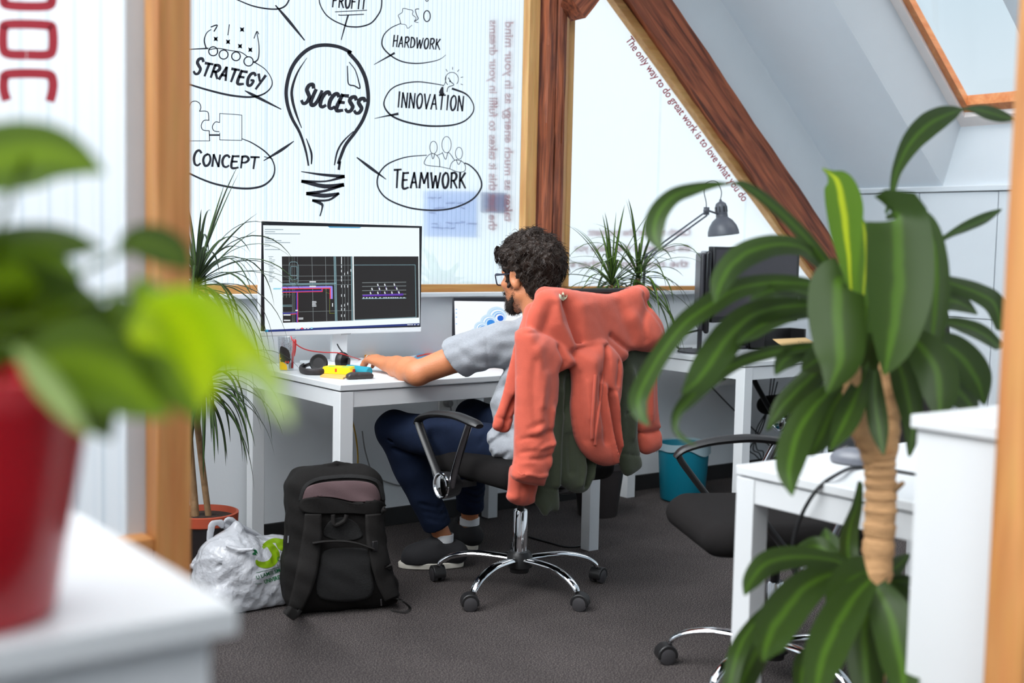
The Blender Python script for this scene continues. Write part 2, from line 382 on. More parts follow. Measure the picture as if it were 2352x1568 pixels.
def lined(P, X, Z):
    d = np.full(np.broadcast(X, Z).shape, 1e9)
    for i in range(len(P)-1):
        a, b = P[i], P[i+1]; e = b-a; wx, wz = X-a[0], Z-a[1]; t = np.clip((wx*e[0]+wz*e[1])/max(e@e, 1e-12), 0, 1)
        d = np.minimum(d, (wx-e[0]*t)**2+(wz-e[1]*t)**2)
    return np.sqrt(d)
def cloth(vol, px, y0, T, edge, creases=(), lean=(0, 0), k=.01, smooth=5, wav=0):
    """a soft flap hanging in the plane Y=y0: outline, half thickness T, rounded over edge; creases (polyline, width, depth)"""
    pl = spl([PY(u, v, y0)[[0, 2]] for u, v in px], smooth, True) if smooth else np.array([PY(u, v, y0)[[0, 2]] for u, v in px])
    lo, hi = pl.min(0), pl.max(0); c0 = (lo+hi)/2; cr = [(np.array([PY(u, v, y0)[[0, 2]] for u, v in l]), w, d) for l, w, d in creases]
    sp = T+max([abs(d) for _, _, d in creases] or [0])+.03+abs(lean[0])*.3+abs(lean[1])*.4
    def fn(X, Y, Z):
        x = X.reshape(-1, 1); z = Z.reshape(1, -1); d = polyd(pl, x, z)
        yc = y0+lean[0]*(x-c0[0])+lean[1]*(z-c0[1])
        for l, w, dp in cr: yc = yc+dp*np.exp(-(lined(l, x, z)/w)**2)
        if wav: yc = yc+wav*np.sin(x*41+2.3*np.sin(z*13))*np.cos(z*9+x*7)
        t = np.clip(-d/edge, 0, 1); th = T*np.sqrt(np.clip(1-(1-t)**2, 0, 1))
        dy = np.abs(Y.reshape(1, -1, 1)-yc[:, None, :]); D = d[:, None, :]
        return np.where(D < 0, (dy-th[:, None, :])*.8, np.hypot(D, dy))
    vol.put(fn, (lo[0], y0-sp, lo[1]), (hi[0], y0+sp, hi[1]), k, pad=.03)

# ================================================================== ROOM
white = M('white_paint', S(216, 220, 224), .6, var=.02, bump=.03, bscale=120)
wallm = M('wall_paint', S(222, 225, 228), .65, var=.02, bump=.05, bscale=90)
lam = M('white_laminate', S(208, 210, 212), .38, var=.015)
pine = wood('pine', S(196, 140, 78), S(226, 176, 112), 2, 1.0, .5)
pineX = wood('pine_lying', S(180, 122, 62), S(214, 160, 94), 0, 1.0, .5)
honey = wood('honey_pine', S(174, 112, 58), S(210, 150, 90), 2, .8, .5, .8)
old = wood('old_timber', S(74, 32, 20), S(182, 100, 62), 2, .9, .62, 1.4, .5)
oldD = wood('old_timber_brace', S(84, 36, 22), S(196, 108, 70), 0, .9, .6, 1.4, .5)
blackp = M('black_plastic', S(26, 25, 26), .42, var=.1, bump=.04, bscale=200)
blackf = M('black_fabric', S(24, 22, 22), .95, var=.15, scale=120, bump=.15, bscale=400, spec=.15)
chrome = M('chrome', (.82, .83, .85), .07, 1., var=.02)
steel = M('grey_steel', (.45, .46, .48), .3, 1., var=.05)
soilm = M('soil', S(46, 32, 24), .95, var=.4, scale=60, bump=.8, bscale=70)

# carpet
def carpet():
    m = bpy.data.materials.new('carpet'); m.use_nodes = True; nt = m.node_tree; p = _pr(m)
    tc = nt.nodes.new('ShaderNodeTexCoord'); a = nt.nodes.new('ShaderNodeTexNoise'); a.inputs['Scale'].default_value = 260; a.inputs['Detail'].default_value = 3
    b = nt.nodes.new('ShaderNodeTexNoise'); b.inputs['Scale'].default_value = 5; b.inputs['Detail'].default_value = 4
    for n in (a, b): nt.links.new(tc.outputs['Object'], n.inputs['Vector'])
    r = nt.nodes.new('ShaderNodeValToRGB'); e = r.color_ramp.elements; e[0].position = .36; e[0].color = (*S(40, 37, 37), 1); e[1].position = .70; e[1].color = (*S(122, 114, 110), 1)
    x = e.new(.5); x.color = (*S(62, 57, 57), 1); nt.links.new(a.outputs['Fac'], r.inputs[0])
    mr = nt.nodes.new('ShaderNodeMapRange'); mr.inputs[3].default_value = .72; mr.inputs[4].default_value = 1.2; nt.links.new(b.outputs['Fac'], mr.inputs[0])
    mx = nt.nodes.new('ShaderNodeMix'); mx.data_type = 'RGBA'; mx.blend_type = 'MULTIPLY'; mx.inputs[0].default_value = 1
    nt.links.new(r.outputs[0], mx.inputs[6]); nt.links.new(mr.outputs[0], mx.inputs[7]); nt.links.new(mx.outputs[2], p.inputs['Base Color'])
    p.inputs['Roughness'].default_value = .95; p.inputs['Specular IOR Level'].default_value = .1
    bp = nt.nodes.new('ShaderNodeBump'); bp.inputs['Strength'].default_value = .5; bp.inputs['Distance'].default_value = .004; nt.links.new(a.outputs['Fac'], bp.inputs['Height']); nt.links.new(bp.outputs[0], p.inputs['Normal'])
    return m
struct('floor', MB().box((-2.2, -2.2, -.06), (5.75, 4.48, 0)), carpet(), 'dark grey speckled carpet floor')
WY, LZ, KX, KZ, SL = 4.48, 1.012, 5.75, 1.585, math.tan(math.radians(41))
roofz = lambda x: KZ+SL*(KX-x)
RX0 = 2.2
# back wall: low white wall, and the white gable field to the right of the sloping brace
w = MB(); w.box((.3, WY, 0), (KX, WY+.14, LZ-.012))
g = [(5.60, LZ-.012), (KX, LZ-.012), (KX, KZ+.002), (3.2, roofz(3.2)), (3.2, 3.05)]
w.prism([(x, WY, z) for x, z in g], (0, .14, 0))
struct('wall_back', w, wallm, 'low white wall under the ribbed window panels')
struct('trim_1', MB().box((.3, WY-.035, LZ-.020), (5.62, WY+.03, LZ)), white, 'white window ledge along the back wall', bevel=.003)
struct('baseboard_back', MB().box((.3, WY-.014, 0), (KX, WY, .078)), M('black_skirting', S(20, 19, 20), .6), 'black skirting along the back wall', bevel=.002)
# knee wall with built-in white panels
w = MB().box((KX, -1.6, 0), (KX+.1, WY+.14, KZ-.02))
kw = struct('wall_right', w, M('dark_gap', S(70, 74, 78), .8), 'white panelled knee wall under the roof slope')
pan = MB(); ys = [WY-.002, 3.965, 3.50, 2.9, 2.3, 1.7, 1.1, .5, -.1, -1.6]
for i in range(len(ys)-1):
    for z0, z1 in ((.08, .893), (.897, 1.55)): pan.box((KX-.018, ys[i+1]+.0025, z0), (KX, ys[i]-.0025, z1))
pan.build('panel', white, kw, bevel=.0015)
MB().box((KX-.03, -1.6, 1.555), (KX, WY, KZ-.004)).build('top_rail', white, kw, bevel=.002)
MB().box((KX-.01, -1.6, 0), (KX, WY, .078)).build('plinth', MATS['black_skirting'], kw)
# roof slope with a skylight opening
SY0, SY1, SX0 = 3.02, 3.836, 4.25
ceilm = M('roof_plaster', S(232, 238, 244), .7, var=.015, bump=.03, bscale=70)
TH = .28
def slab(mb, x0, x1, y0, y1):
    a = [(x0, y0, roofz(x0)), (x1, y0, roofz(x1)), (x1, y1, roofz(x1)), (x0, y1, roofz(x0))]
    mb.prism(a, (SL*TH*.7, 0, TH))
c = MB(); slab(c, RX0, KX, SY1, WY+.14); slab(c, RX0, KX, -1.6, SY0); slab(c, RX0, SX0, SY0, SY1)
struct('ceiling', c, ceilm, 'sloping white roof lining', smooth=0)
# the other half of the roof, its rooflights, and the walls behind the camera
lx = -1.35; lz = lambda x: roofz(RX0)-SL*(RX0-x)
def slabL(mb, x0, x1, y0, y1): mb.prism([(x0, y0, lz(x0)), (x1, y0, lz(x1)), (x1, y1, lz(x1)), (x0, y1, lz(x0))], (-SL*TH*.7, 0, TH))
c = MB(); slabL(c, 1.75, RX0, -2.2, WY+.14); slabL(c, lx, -.75, -2.2, WY+.14)
for y0, y1 in ((-2.2, -1.4), (.55, 1.0), (4.2, WY+.14)): slabL(c, -.75, 1.75, y0, y1)
slab(c, RX0, KX, -2.2, -1.6)
struct('ceiling_left', c, ceilm, 'white roof lining with open rooflights', smooth=0)
w = MB(); w.box((lx-.1, -2.2, 0), (lx, WY, lz(lx)+.02)); struct('wall_left', w, wallm)
w = MB(); w.prism([(lx, -2.2, 0), (KX, -2.2, 0), (KX, -2.2, KZ), (RX0, -2.2, roofz(RX0)), (lx, -2.2, lz(lx))], (0, -.1, 0)); struct('wall_rear', w, wallm)
struct('trim_6', MB().box((lx, WY, 0), (.35, WY+.1, 3.3)), wallm)
# splayed reveal from the opening to the roof window
fz = lambda x, o: roofz(x)+o
FO = .30
def RP(x, y, o): return (x, y, roofz(x)+o)
fx0, fx1, fy0, fy1 = 4.55, 5.74, 3.10, 3.74     # roof-window frame corners on the plane offset FO
rv = MB()
rv.quad(RP(KX, SY1, 0), RP(SX0, SY1, 0), RP(fx0, fy1, FO), RP(fx1, fy1, FO))
rv.quad(RP(SX0, SY0, 0), RP(KX, SY0, 0), RP(fx1, fy0, FO), RP(fx0, fy0, FO))
rv.quad(RP(KX, SY0, 0), RP(KX, SY1, 0), RP(fx1, fy1, FO), RP(fx1, fy0, FO))
rv.quad(RP(SX0, SY1, 0), RP(SX0, SY0, 0), RP(fx0, fy0, FO), RP(fx0, fy1, FO))
win3 = struct('window_3', rv, white, 'skylight in the roof slope with splayed white reveal', smooth=0, fix=False)
fr = MB()
def rbar(x0, y0, x1, y1, o0, o1):
    a = [RP(x0, y0, o0), RP(x1, y0, o0), RP(x1, y1, o0), RP(x0, y1, o0)]; fr.prism(a, (0, 0, o1-o0))
b = .05
rbar(fx0, fy1-b, fx1, fy1, FO-.004, FO+.05); rbar(fx0, fy0, fx1, fy0+b, FO-.004, FO+.05); rbar(fx1-b, fy0+b, fx1, fy1-b, FO-.004, FO+.05); rbar(fx0, fy0+b, fx0+b, fy1-b, FO-.004, FO+.05)
fr.build('window_frame', M('white_lacquer', S(236, 226, 222), .4), win3, smooth=0)
fr = MB(); b2 = .085
rbar(fx0+b, fy1-b2, fx1-b, fy1-b, FO+.02, FO+.07); rbar(fx0+b, fy0+b, fx1-b, fy0+b2, FO+.02, FO+.07); rbar(fx1-b2, fy0+b2, fx1-b, fy1-b2, FO+.02, FO+.07)
fr.build('sash', wood('sash_pine', S(206, 120, 66), S(232, 158, 104), 0, 1., .4), win3, smooth=0, label='orange pine sash of the skylight')
MB().quad(RP(fx0+b, fy0+b2, FO+.05), RP(fx1-b2, fy0+b2, FO+.05), RP(fx1-b2, fy1-b2, FO+.05), RP(fx0+b, fy1-b2, FO+.05)).build('glass', glassy('window_glass', (.95, .98, 1.), .06), win3, smooth=0, fix=False)

# ------------------------------------------------------------------ ribbed window panels of the back wall
PYW = 4.505                                   # face of the ribbed sheets
poly1 = polycarb('ribbed_sheet', .0235, .85, .45)
poly2 = polycarb('ribbed_sheet_fine', .011, .30, .34)
w1 = struct('window_1', MB().box((.35, PYW, LZ), (3.50, PYW+.016, 3.3)), poly1, 'large ribbed translucent panel with marker drawing of a bulb', smooth=0)
f1 = MB().box((.35, WY-.005, LZ), (3.49, WY+.03, LZ+.034)).build('frame', pineX, w1, bevel=.002)
MB().box((3.435, WY-.02, LZ+.034), (3.497, WY+.03, 3.3)).build('frame', pine, w1, bevel=.003)
MB().box((2.15, WY+.018, LZ+.03), (2.164, WY+.0245, 3.3)).build('joint_strip', glassy('clear_strip', (.965, .98, 1.), .04), w1)
w2m = MB(); w2m.prism([(3.64, PYW, LZ), (5.60, PYW, LZ), (5.60, PYW, 1.12), (3.64, PYW, 2.82)], (0, .012, 0))
w2 = struct('window_2', w2m, poly2, 'triangular ribbed translucent panel under the sloping brace', smooth=0)
MB().box((3.66, WY-.005, LZ), (5.60, WY+.03, LZ+.022)).build('frame', pineX, w2, bevel=.002)
MB().box((3.672, WY-.02, LZ+.022), (3.705, WY+.03, 2.80)).build('frame', pine, w2, bevel=.003)
# pine batten along the brace
def bar_xz(mb, a, b, wdt, y0, y1):
    a = np.array(a, float); b = np.array(b, float); d = (b-a)/np.linalg.norm(b-a); n = np.array([-d[1], d[0]])*wdt
    mb.prism([(p[0], y0, p[1]) for p in (a, b, b+n, a+n)], (0, y1-y0, 0))
q0 = PY(1410, 0, WY-.02); q1 = PY(1878, 648, WY-.02); e = (q1-q0)/np.linalg.norm(q1-q0); q0 = q0-e*.6; q1 = q1+e*.02
bb = MB(); bar_xz(bb, (q0[0], q0[2]), (q1[0], q1[2]), .045, WY-.02, WY+.03)
bb.build('frame', wood('pine_slope', S(190, 136, 76), S(222, 172, 110), 0, 1., .5), w2, bevel=.003)
for vx in (4.30, 4.95): MB().box((vx, WY+.0185, LZ+.02), (vx+.012, WY+.0245, roofz(vx)-.5)).build('joint_strip', MATS['clear_strip'], w2)

# the office beyond the ribbed panels: its floor and ceiling, open to the daylight at its far end
struct('floor_beyond', MB().box((-1.5, WY+.14, -.06), (7.5, 7.6, 0)), M('pale_floor', S(190, 188, 184), .7), 'pale floor of the office beyond the panels')
struct('ceiling_beyond', MB().box((-1.5, WY+.05, 3.32), (7.5, 7.6, 3.42)), M('white_ceiling', S(226, 230, 234), .7), 'ceiling of the office beyond the panels')

# ------------------------------------------------------------------ old timbers
t = MB()
n = 26; zs = np.linspace(LZ-.02, 3.2, n)
prof = [(3.515, 4.435), (3.522, 4.424), (3.560, 4.420), (3.566, 4.436), (3.572, 4.418), (3.598, 4.414), (3.602, 4.426), (3.607, 4.418), (3.625, 4.424), (3.628, 4.50), (3.515, 4.50)]
V = []
for i, z in enumerate(zs):
    for j, (x, y) in enumerate(prof):
        k = .004*math.sin(z*9+j*1.7)+.003*math.sin(z*23+j*3.1); V.append((x+(k if j < 9 else 0), y+(k*.8 if j < 9 else 0), z))
m_ = len(prof); t.add(V, [(i*m_+j, i*m_+(j+1) % m_, (i+1)*m_+(j+1) % m_, (i+1)*m_+j) for i in range(n-1) for j in range(m_)]+[tuple(range(m_)), tuple((n-1)*m_+j for j in range(m_))])
struct('timber_post', t, old, 'old red-brown timber post between the two ribbed panels', smooth=35)
def beam(name, pa, pb, up, half, mat, label, seed=0, n=30, waney=.03):
    """hewn beam from pa to pb; up: direction across its face; half=(across, depth)"""
    pa = np.array(pa, float); pb = np.array(pb, float); d = pb-pa; L = np.linalg.norm(d); d /= L; up = np.array(up, float); up -= d*(up@d); up /= np.linalg.norm(up); s = np.cross(d, up)
    a, b = half; w_ = waney
    pr = [(-a, b), (-a, -b+.01), (-a+.012, -b), (a*.15, -b-.004), (a*.36, -b+.002), (a*.40, -b+.016), (a*.44, -b+.006), (a-w_*.6, -b+w_*.55), (a, -b+w_*1.6), (a, b)]
    V = []
    for i in range(n+1):
        tt = i/n*L
        for j, (u, v) in enumerate(pr):
            k = .006*math.sin(tt*6+j*1.3+seed)+.004*math.sin(tt*19+j*2.1+seed); V.append(pa+d*tt+up*(u+(k if 0 < j < 9 else k*.5))+s*(v+(k*.8 if 0 < j < 9 else 0)))
    m_ = len(pr); q = MB(); q.add(V, [(i*m_+j, i*m_+(j+1) % m_, (i+1)*m_+(j+1) % m_, (i+1)*m_+j) for i in range(n) for j in range(m_)]+[tuple(range(m_)), tuple(n*m_+j for j in range(m_))])
    return struct(name, q, mat, label, smooth=35)
BY = 4.42
u0, u1 = PY(1544, 0, BY), PY(1915, 551, BY); l0, l1 = PY(1446, 0, BY), PY(1893, 640, BY)
c0, c1 = (u0+l0)/2, (u1+l1)/2; ax = (c1-c0)/np.linalg.norm(c1-c0); hw = np.linalg.norm(np.cross(u0-l0, ax))/2
pa = c0-ax*.9; pb = c1+ax*.10
# local frame: brace object axis along x so that the grain follows it
ang = math.atan2(ax[2], ax[0])
def beam_local(name, pa, pb, half, mat, label, seed):
    L = np.linalg.norm(pb-pa); o = beam(name, (0, 0, 0), (L, 0, 0), (0, 0, 1), half, mat, label, seed)
    d = (pb-pa)/L; o.matrix_world = Matrix.Translation(Vector(pa))@Matrix.Rotation(-math.atan2(d[2], d[0]), 4, 'Y'); return o
beam_local('timber_brace', pa+np.array([0, .032, 0]), pb+np.array([0, .032, 0]), (hw, .032), oldD, 'old red-brown timber brace sloping down to the knee wall', 1.)
s0 = PY(1280, 42, 4.30); beam_local('timber_strut', np.array([3.60, 4.37, 2.30]), np.array([4.35, 4.37, 3.13]), (.055, .055), oldD, 'short timber strut rising from the post', 4.)

# ------------------------------------------------------------------ strokes and letters on flat faces
def strip(mb, pts2, w, to3, n=6, sm=True):
    """marker stroke: pts2 in drawing units, w width or list; to3 maps a point to the face"""
    P = np.array(pts2, float); k = len(P); W_ = np.full(k, w, float) if np.ndim(w) == 0 else np.interp(np.linspace(0, 1, k), np.linspace(0, 1, len(w)), w)
    if sm and k > 2: Q = spl(np.column_stack([P, W_]), n); P, W_ = Q[:, :2], np.abs(Q[:, 2])
    d = np.gradient(P, axis=0); d /= np.linalg.norm(d, axis=1)[:, None]+1e-9; nn = np.column_stack([-d[:, 1], d[:, 0]])
    a = P+nn*W_[:, None]/2; b = P-nn*W_[:, None]/2
    # round-ish ends
    a = np.vstack([a[:1]-d[:1]*W_[0]*.25, a, a[-1:]+d[-1:]*W_[-1]*.25]); b = np.vstack([b[:1]-d[:1]*W_[0]*.25, b, b[-1:]+d[-1:]*W_[-1]*.25])
    V = [to3(*p) for p in a]+[to3(*p) for p in b]; k = len(a)
    mb.add(V, [(i, i+1, k+i+1, k+i) for i in range(k-1)])
GL = {'S': [[(.85, .85), (.6, 1), (.2, .92), (.15, .7), (.5, .52), (.82, .35), (.75, .08), (.4, 0), (.08, .12)]], 'U': [[(.1, 1), (.08, .3), (.3, .02), (.65, .05), (.85, .35), (.88, 1)]],
 'C': [[(.88, .85), (.6, 1), (.25, .88), (.08, .5), (.25, .1), (.6, 0), (.9, .14)]], 'E': [[(.85, .98), (.12, .95)], [(.12, 1), (.1, 0), (.9, .02)], [(.1, .5), (.7, .52)]],
 'H': [[(.12, 1), (.1, 0)], [(.85, 1), (.85, 0)], [(.1, .5), (.85, .55)]], 'A': [[(.02, 0), (.45, 1)], [(.45, 1), (.9, 0)], [(.2, .35), (.75, .36)]],
 'R': [[(.12, 1), (.1, 0)], [(.1, .97), (.6, 1), (.85, .78), (.6, .52), (.12, .48)], [(.4, .5), (.95, 0)]], 'D': [[(.12, 1), (.1, 0)], [(.05, .98), (.5, .95), (.88, .6), (.75, .15), (.1, .02)]],
 'W': [[(0, 1), (.22, 0)], [(.22, 0), (.48, .8)], [(.48, .8), (.72, 0)], [(.72, 0), (1., 1)]], 'O': [[(.5, 1), (.15, .8), (.08, .4), (.35, .02), (.75, .12), (.92, .55), (.75, .92), (.48, 1)]],
 'K': [[(.12, 1), (.1, 0)], [(.85, 1), (.12, .45)], [(.3, .55), (.95, 0)]], 'I': [[(.45, 1), (.42, 0)]], 'N': [[(.08, 0), (.1, 1)], [(.1, 1), (.82, 0)], [(.82, 0), (.86, 1)]],
 'V': [[(.02, 1), (.45, 0)], [(.45, 0), (.92, 1)]], 'T': [[(0, .97), (1, 1)], [(.5, .98), (.45, 0)]], 'M': [[(.02, 0), (.15, 1)], [(.15, 1), (.5, .3)], [(.5, .3), (.85, 1)], [(.85, 1), (.98, 0)]],
 'G': [[(.88, .85), (.6, 1), (.22, .86), (.08, .45), (.3, .03), (.7, .05), (.86, .42), (.5, .42)]], 'Y': [[(.02, 1), (.45, .5)], [(.95, 1), (.3, -.15)]], 'P': [[(.12, 1), (.1, 0)], [(.05, .95), (.6, 1), (.9, .76), (.6, .5), (.12, .46)]],
 'F': [[(.12, 1), (.1, 0)], [(.1, .97), (.9, 1)], [(.1, .52), (.7, .54)]]}
def hand(mb, text, a, b, h, wd, to3, adv=.78, first=1., slant=.08, grow=0):
    """hand-lettered caps along the baseline a-b in drawing units (y down)"""
    a = np.array(a, float); b = np.array(b, float); n = len(text); ww = [1.35 if c in 'WM' else (.55 if c == 'I' else 1.) for c in text]; tot = sum(ww); L = np.linalg.norm(b-a); d = (b-a)/L; up = np.array([d[1], -d[0]]); x = 0
    for i, c in enumerate(text):
        cw = L*ww[i]/tot; hh = h*(first if i == 0 else 1.)*(1+grow*i/n)
        for st in GL[c]:
            pts = [a+d*(x+cw*(.06+adv*p[0]*1.1)+slant*hh*p[1])+up*hh*p[1] for p in st]
            strip(mb, pts, [wd*1.0, wd*1.15, wd*.8], to3, 5)
        x += cw
def text_flat(s, size=1., bold=0.):
    """outline text as flat mesh in its own xy plane"""
    cu = bpy.data.curves.new('t', 'FONT'); cu.body = s; cu.size = size; cu.resolution_u = 3; cu.offset = bold; ob = bpy.data.objects.new('t', cu); COL.objects.link(ob)
    dg = bpy.context.evaluated_depsgraph_get(); me = bpy.data.meshes.new_from_object(ob.evaluated_get(dg)); V = [tuple(v.co) for v in me.vertices]; F = [tuple(p.vertices) for p in me.polygons]
    bpy.data.objects.remove(ob); bpy.data.meshes.remove(me); return np.array(V), F
def print_text(mb, s, a, b, h, to3, mirror=False, bold=0.):
    """printed text from a to b (drawing units, y down), cap height h"""
    V, F = text_flat(s, 1., bold); x0, x1 = V[:, 0].min(), V[:, 0].max(); a = np.array(a, float); b = np.array(b, float); d = (b-a); L = np.linalg.norm(d); d /= L; up = np.array([d[1], -d[0]])
    sx = L/(x1-x0); xs = (V[:, 0]-x0)*sx
    if mirror: xs = L-xs
    mb.add([to3(*(a+d*x+up*y*h/.70)) for x, y in zip(xs, V[:, 1])], F)
ink = M('black_marker', S(30, 30, 40), .6, var=.2, scale=40)
on1 = lambda u, v: PY(u, v, PYW-.0012)
c1_ = lambda pts: [(430+x/3.0154, y/3.0154) for x, y in pts]
c2_ = lambda pts: [(780+x/2.8, y/2.8) for x, y in pts]
def ring(cx, cy, rx, ry, a0=0, a1=360, n=14): return [(cx+rx*math.cos(math.radians(a)), cy+ry*math.sin(math.radians(a))) for a in np.linspace(a0, a1, n)]
D = MB()
bulb = c1_([(840, 1145), (820, 1040), (780, 920), (722, 810), (690, 700), (688, 600), (720, 480), (780, 390), (860, 330), (950, 312), (1050, 325), (1130, 362)])+c2_([(60, 340), (120, 410), (165, 500), (183, 600), (180, 680), (150, 770), (100, 850), (40, 930), (10, 1000), (-8, 1050)])
strip(D, bulb, [4, 8, 9, 8, 9, 8, 7], on1)
for q, wq in ((c1_([(830, 400), (765, 500), (727, 610), (728, 690), (755, 790), (792, 885)]), [1, 5, 7, 6, 2]), (c1_([(825, 960), (860, 1060), (860, 1135)]), [2, 5, 3]), (c1_([(1150, 910), (1080, 980), (1040, 1050), (1020, 1142)]), [2, 5, 3]),
              (c2_([(50, 425), (52, 480), (58, 540), (95, 552), (130, 568), (122, 520), (100, 450), (62, 400)]), [2.5, 3.5, 2]), (c1_([(1050, 1172), (1058, 1120)]), [6, 6])): strip(D, q, wq, on1, 5)
for q, wq in (([(790, 1188), (940, 1210), (1085, 1222)], [2, 6, 8]), ([(1085, 1222), (960, 1255), (795, 1255)], [8, 4, 7]), ([(795, 1255), (950, 1290), (1080, 1280)], [7, 10, 9]), ([(1080, 1280), (960, 1320), (830, 1340)], [8, 6, 8]), ([(830, 1340), (950, 1355), (1048, 1340)], [8, 10, 6]), ([(1048, 1340), (980, 1385), (870, 1388)], [6, 5, 6]), ([(870, 1388), (930, 1412), (935, 1440), (920, 1495)], [6, 7, 4, 3])): strip(D, c1_(q), wq, on1, 4)
D.build('bulb_drawing', ink, w1, smooth=0, fix=False)
D = MB(); hand(D, 'SUCCESS', (688, 236), (830, 262), 36, 8.5, on1, .80, 1.3, .22); D.build('lettering', ink, w1, smooth=0, fix=False, label='word SUCCESS inside the bulb')
def bubble(word, args, strokes, name='speech_bubble'):
    D = MB(); hand(D, word, *args)
    for q, wq in strokes: strip(D, q, wq, on1, 5)
    D.build(name, ink, w1, smooth=0, fix=False, label='marker bubble with the word '+word)
bubble('HARDWORK', ((901, 107), (1012, 114), 24, 3.6, on1, .74, 1.1, .04), [(c2_([(390, 152), (330, 180), (285, 225), (272, 280), (290, 320), (340, 365), (400, 395), (470, 407), (540, 405), (620, 390), (660, 372), (683, 352)]), [2, 3.5, 3, 1]), (c2_([(222, 415), (352, 342)]), [1.5, 5]),
    (c2_([(395, 155), (385, 120), (378, 98), (402, 80), (408, 55), (440, 60), (470, 68), (470, 95), (492, 115), (482, 138), (505, 145)]), 1.6), (c2_([(395, 155), (425, 160), (438, 182), (465, 162)]), 1.4), (c2_([(510, 58), (488, 62), (495, 95), (505, 120), (485, 135)]), 2), (ring(980.7, 37, 7.5, 12.5), 2.6), (ring(980.7, 0, 3, 3), 2)])
bubble('INNOVATION', ((911, 246), (1066, 255), 34, 4.2, on1, .76, 1.05, .02), [(c2_([(668, 549), (600, 537), (500, 526), (400, 540), (330, 575), (290, 640), (290, 690), (330, 740), (400, 775), (500, 800), (600, 811), (720, 805), (800, 780), (850, 735), (864, 690), (845, 640), (805, 600), (725, 570)]), [2, 3, 3, 4.5, 4.5, 3.5, 2.5, 5]), (c2_([(225, 762), (290, 748), (375, 732)]), [1.2, 3, 6]),
    (ring(780+722/2.8, 510/2.8, 15, 16, 130, 400), 1.6), (c2_([(685, 490), (680, 530), (665, 555)]), 1.4), (c2_([(700, 500), (715, 525), (705, 520), (735, 545), (700, 560), (690, 590)]), 2)]+[(c2_(q), 1.6) for q in ([(685, 445), (692, 460)], [(727, 432), (727, 448)], [(768, 448), (758, 460)], [(780, 498), (793, 495)], [(780, 540), (792, 545)])]+[(c2_([(662, 562), (655, 595), (668, 606)]), [5, 11, 6])])
bubble('TEAMWORK', ((903, 431), (1072, 432), 35, 5.2, on1, .74, 1.2, .03), [(c2_([(560, 998), (440, 1008), (350, 1035), (290, 1070), (248, 1130), (246, 1200), (290, 1265), (370, 1310), (480, 1342), (620, 1352), (740, 1335), (850, 1285), (905, 1220), (912, 1170), (885, 1110), (840, 1065), (805, 1048)]), [2, 3.5, 3.5, 4, 4, 4, 3]), (c2_([(112, 1013), (200, 1080), (298, 1152)]), [3, 7, 2])]+
    [(ring(780+x/2.8, y/2.8, rx/2.8, ry/2.8), 1.5) for x, y, rx, ry in ((604, 948, 24, 40), (688, 930, 30, 52), (768, 985, 23, 38))]+[(c2_(q), 1.6) for q in ([(645, 1070), (640, 1020), (610, 990), (575, 995), (545, 1040), (560, 1062), (645, 1072), (707, 1085)], [(625, 1000), (660, 985)], [(660, 978), (682, 1025), (700, 980), (738, 1028)], [(590, 990), (600, 1022), (612, 990)], [(708, 1083), (722, 1045), (752, 1028), (790, 1040), (808, 1065), (803, 1100), (760, 1105), (708, 1085)], [(750, 1025), (765, 1058), (782, 1030)])])
bubble('STRATEGY', ((441, 168), (603, 203), 30, 6.5, on1, .76, 1.25, .12), [(c1_([(5, 342), (145, 335)]), [2, 3.5]), (c1_([(468, 432), (540, 480), (583, 545), (583, 600), (530, 650), (440, 672), (300, 660), (150, 625), (10, 583)]), [2.5, 2, 3, 4.5, 5, 4]), (c1_([(400, 628), (470, 665), (650, 756)]), [2, 7, 2.5])]+
    [(c1_(ring(x, y, r, r)), 2.8) for x, y, r in ((180, 355, 31), (252, 378, 31), (338, 390, 30), (425, 425, 32))]+[(c1_(q), wq) for q, wq in (([(132, 335), (118, 280), (135, 228), (165, 205)], [3.5, 2.5, 2]), ([(165, 187), (208, 174), (186, 217)], 3), ([(462, 432), (492, 405), (497, 320), (482, 222)], [4, 2.5, 2]), ([(463, 265), (482, 218), (495, 236)], 2.2), ([(292, 170), (282, 243)], 2.2), ([(150, 345), (215, 335), (300, 350), (372, 362), (420, 395)], 2.2))]+
    [(c1_([(x-14, y-16), (x, y), (x+14, y+16)]), [.5, 6, .5]) for x, y in ((198, 270), (283, 290), (366, 320), (437, 345), (380, 205))]+[(c1_([(x+14, y-16), (x, y), (x-14, y+14)]), [.5, 6, .5]) for x, y in ((198, 270), (283, 290), (366, 320), (437, 345), (380, 205))])
bubble('CONCEPT', ((441, 379), (594, 388), 27, 5.2, on1, .80, 1.28, .05), [(c1_([(378, 960), (450, 990), (540, 1050), (590, 1110), (606, 1170), (590, 1230), (530, 1283), (440, 1304), (330, 1300), (200, 1275), (100, 1240), (10, 1198)]), [2, 3.5, 3, 4.5, 5, 4.5, 4]), (c1_([(738, 978), (650, 1040), (530, 1112)]), [2, 7, 2]), (c1_([(535, 1085), (598, 1102)]), [2, 6, 1]),
    (c1_([(225, 786), (300, 790), (378, 797)]), 1.6), (c1_([(378, 797), (378, 970)]), 1.6), (c1_([(378, 972), (225, 968)]), 1.6), (c1_([(225, 786), (224, 850)]), 1.5), (c1_([(222, 848), (195, 845), (175, 875), (185, 905), (222, 912)]), 2), (c1_([(225, 920), (225, 968)]), 1.5), (c1_([(155, 935), (222, 935)]), 4),
    (c1_([(10, 755), (25, 712), (55, 700), (85, 715), (95, 745), (85, 770)]), 2), (c1_([(85, 770), (142, 775), (150, 832)]), 2), (c1_([(152, 833), (115, 835), (97, 870), (110, 900), (152, 905)]), 2), (c1_([(152, 905), (155, 975)]), 2), (c1_([(155, 976), (10, 976)]), 1.5)])
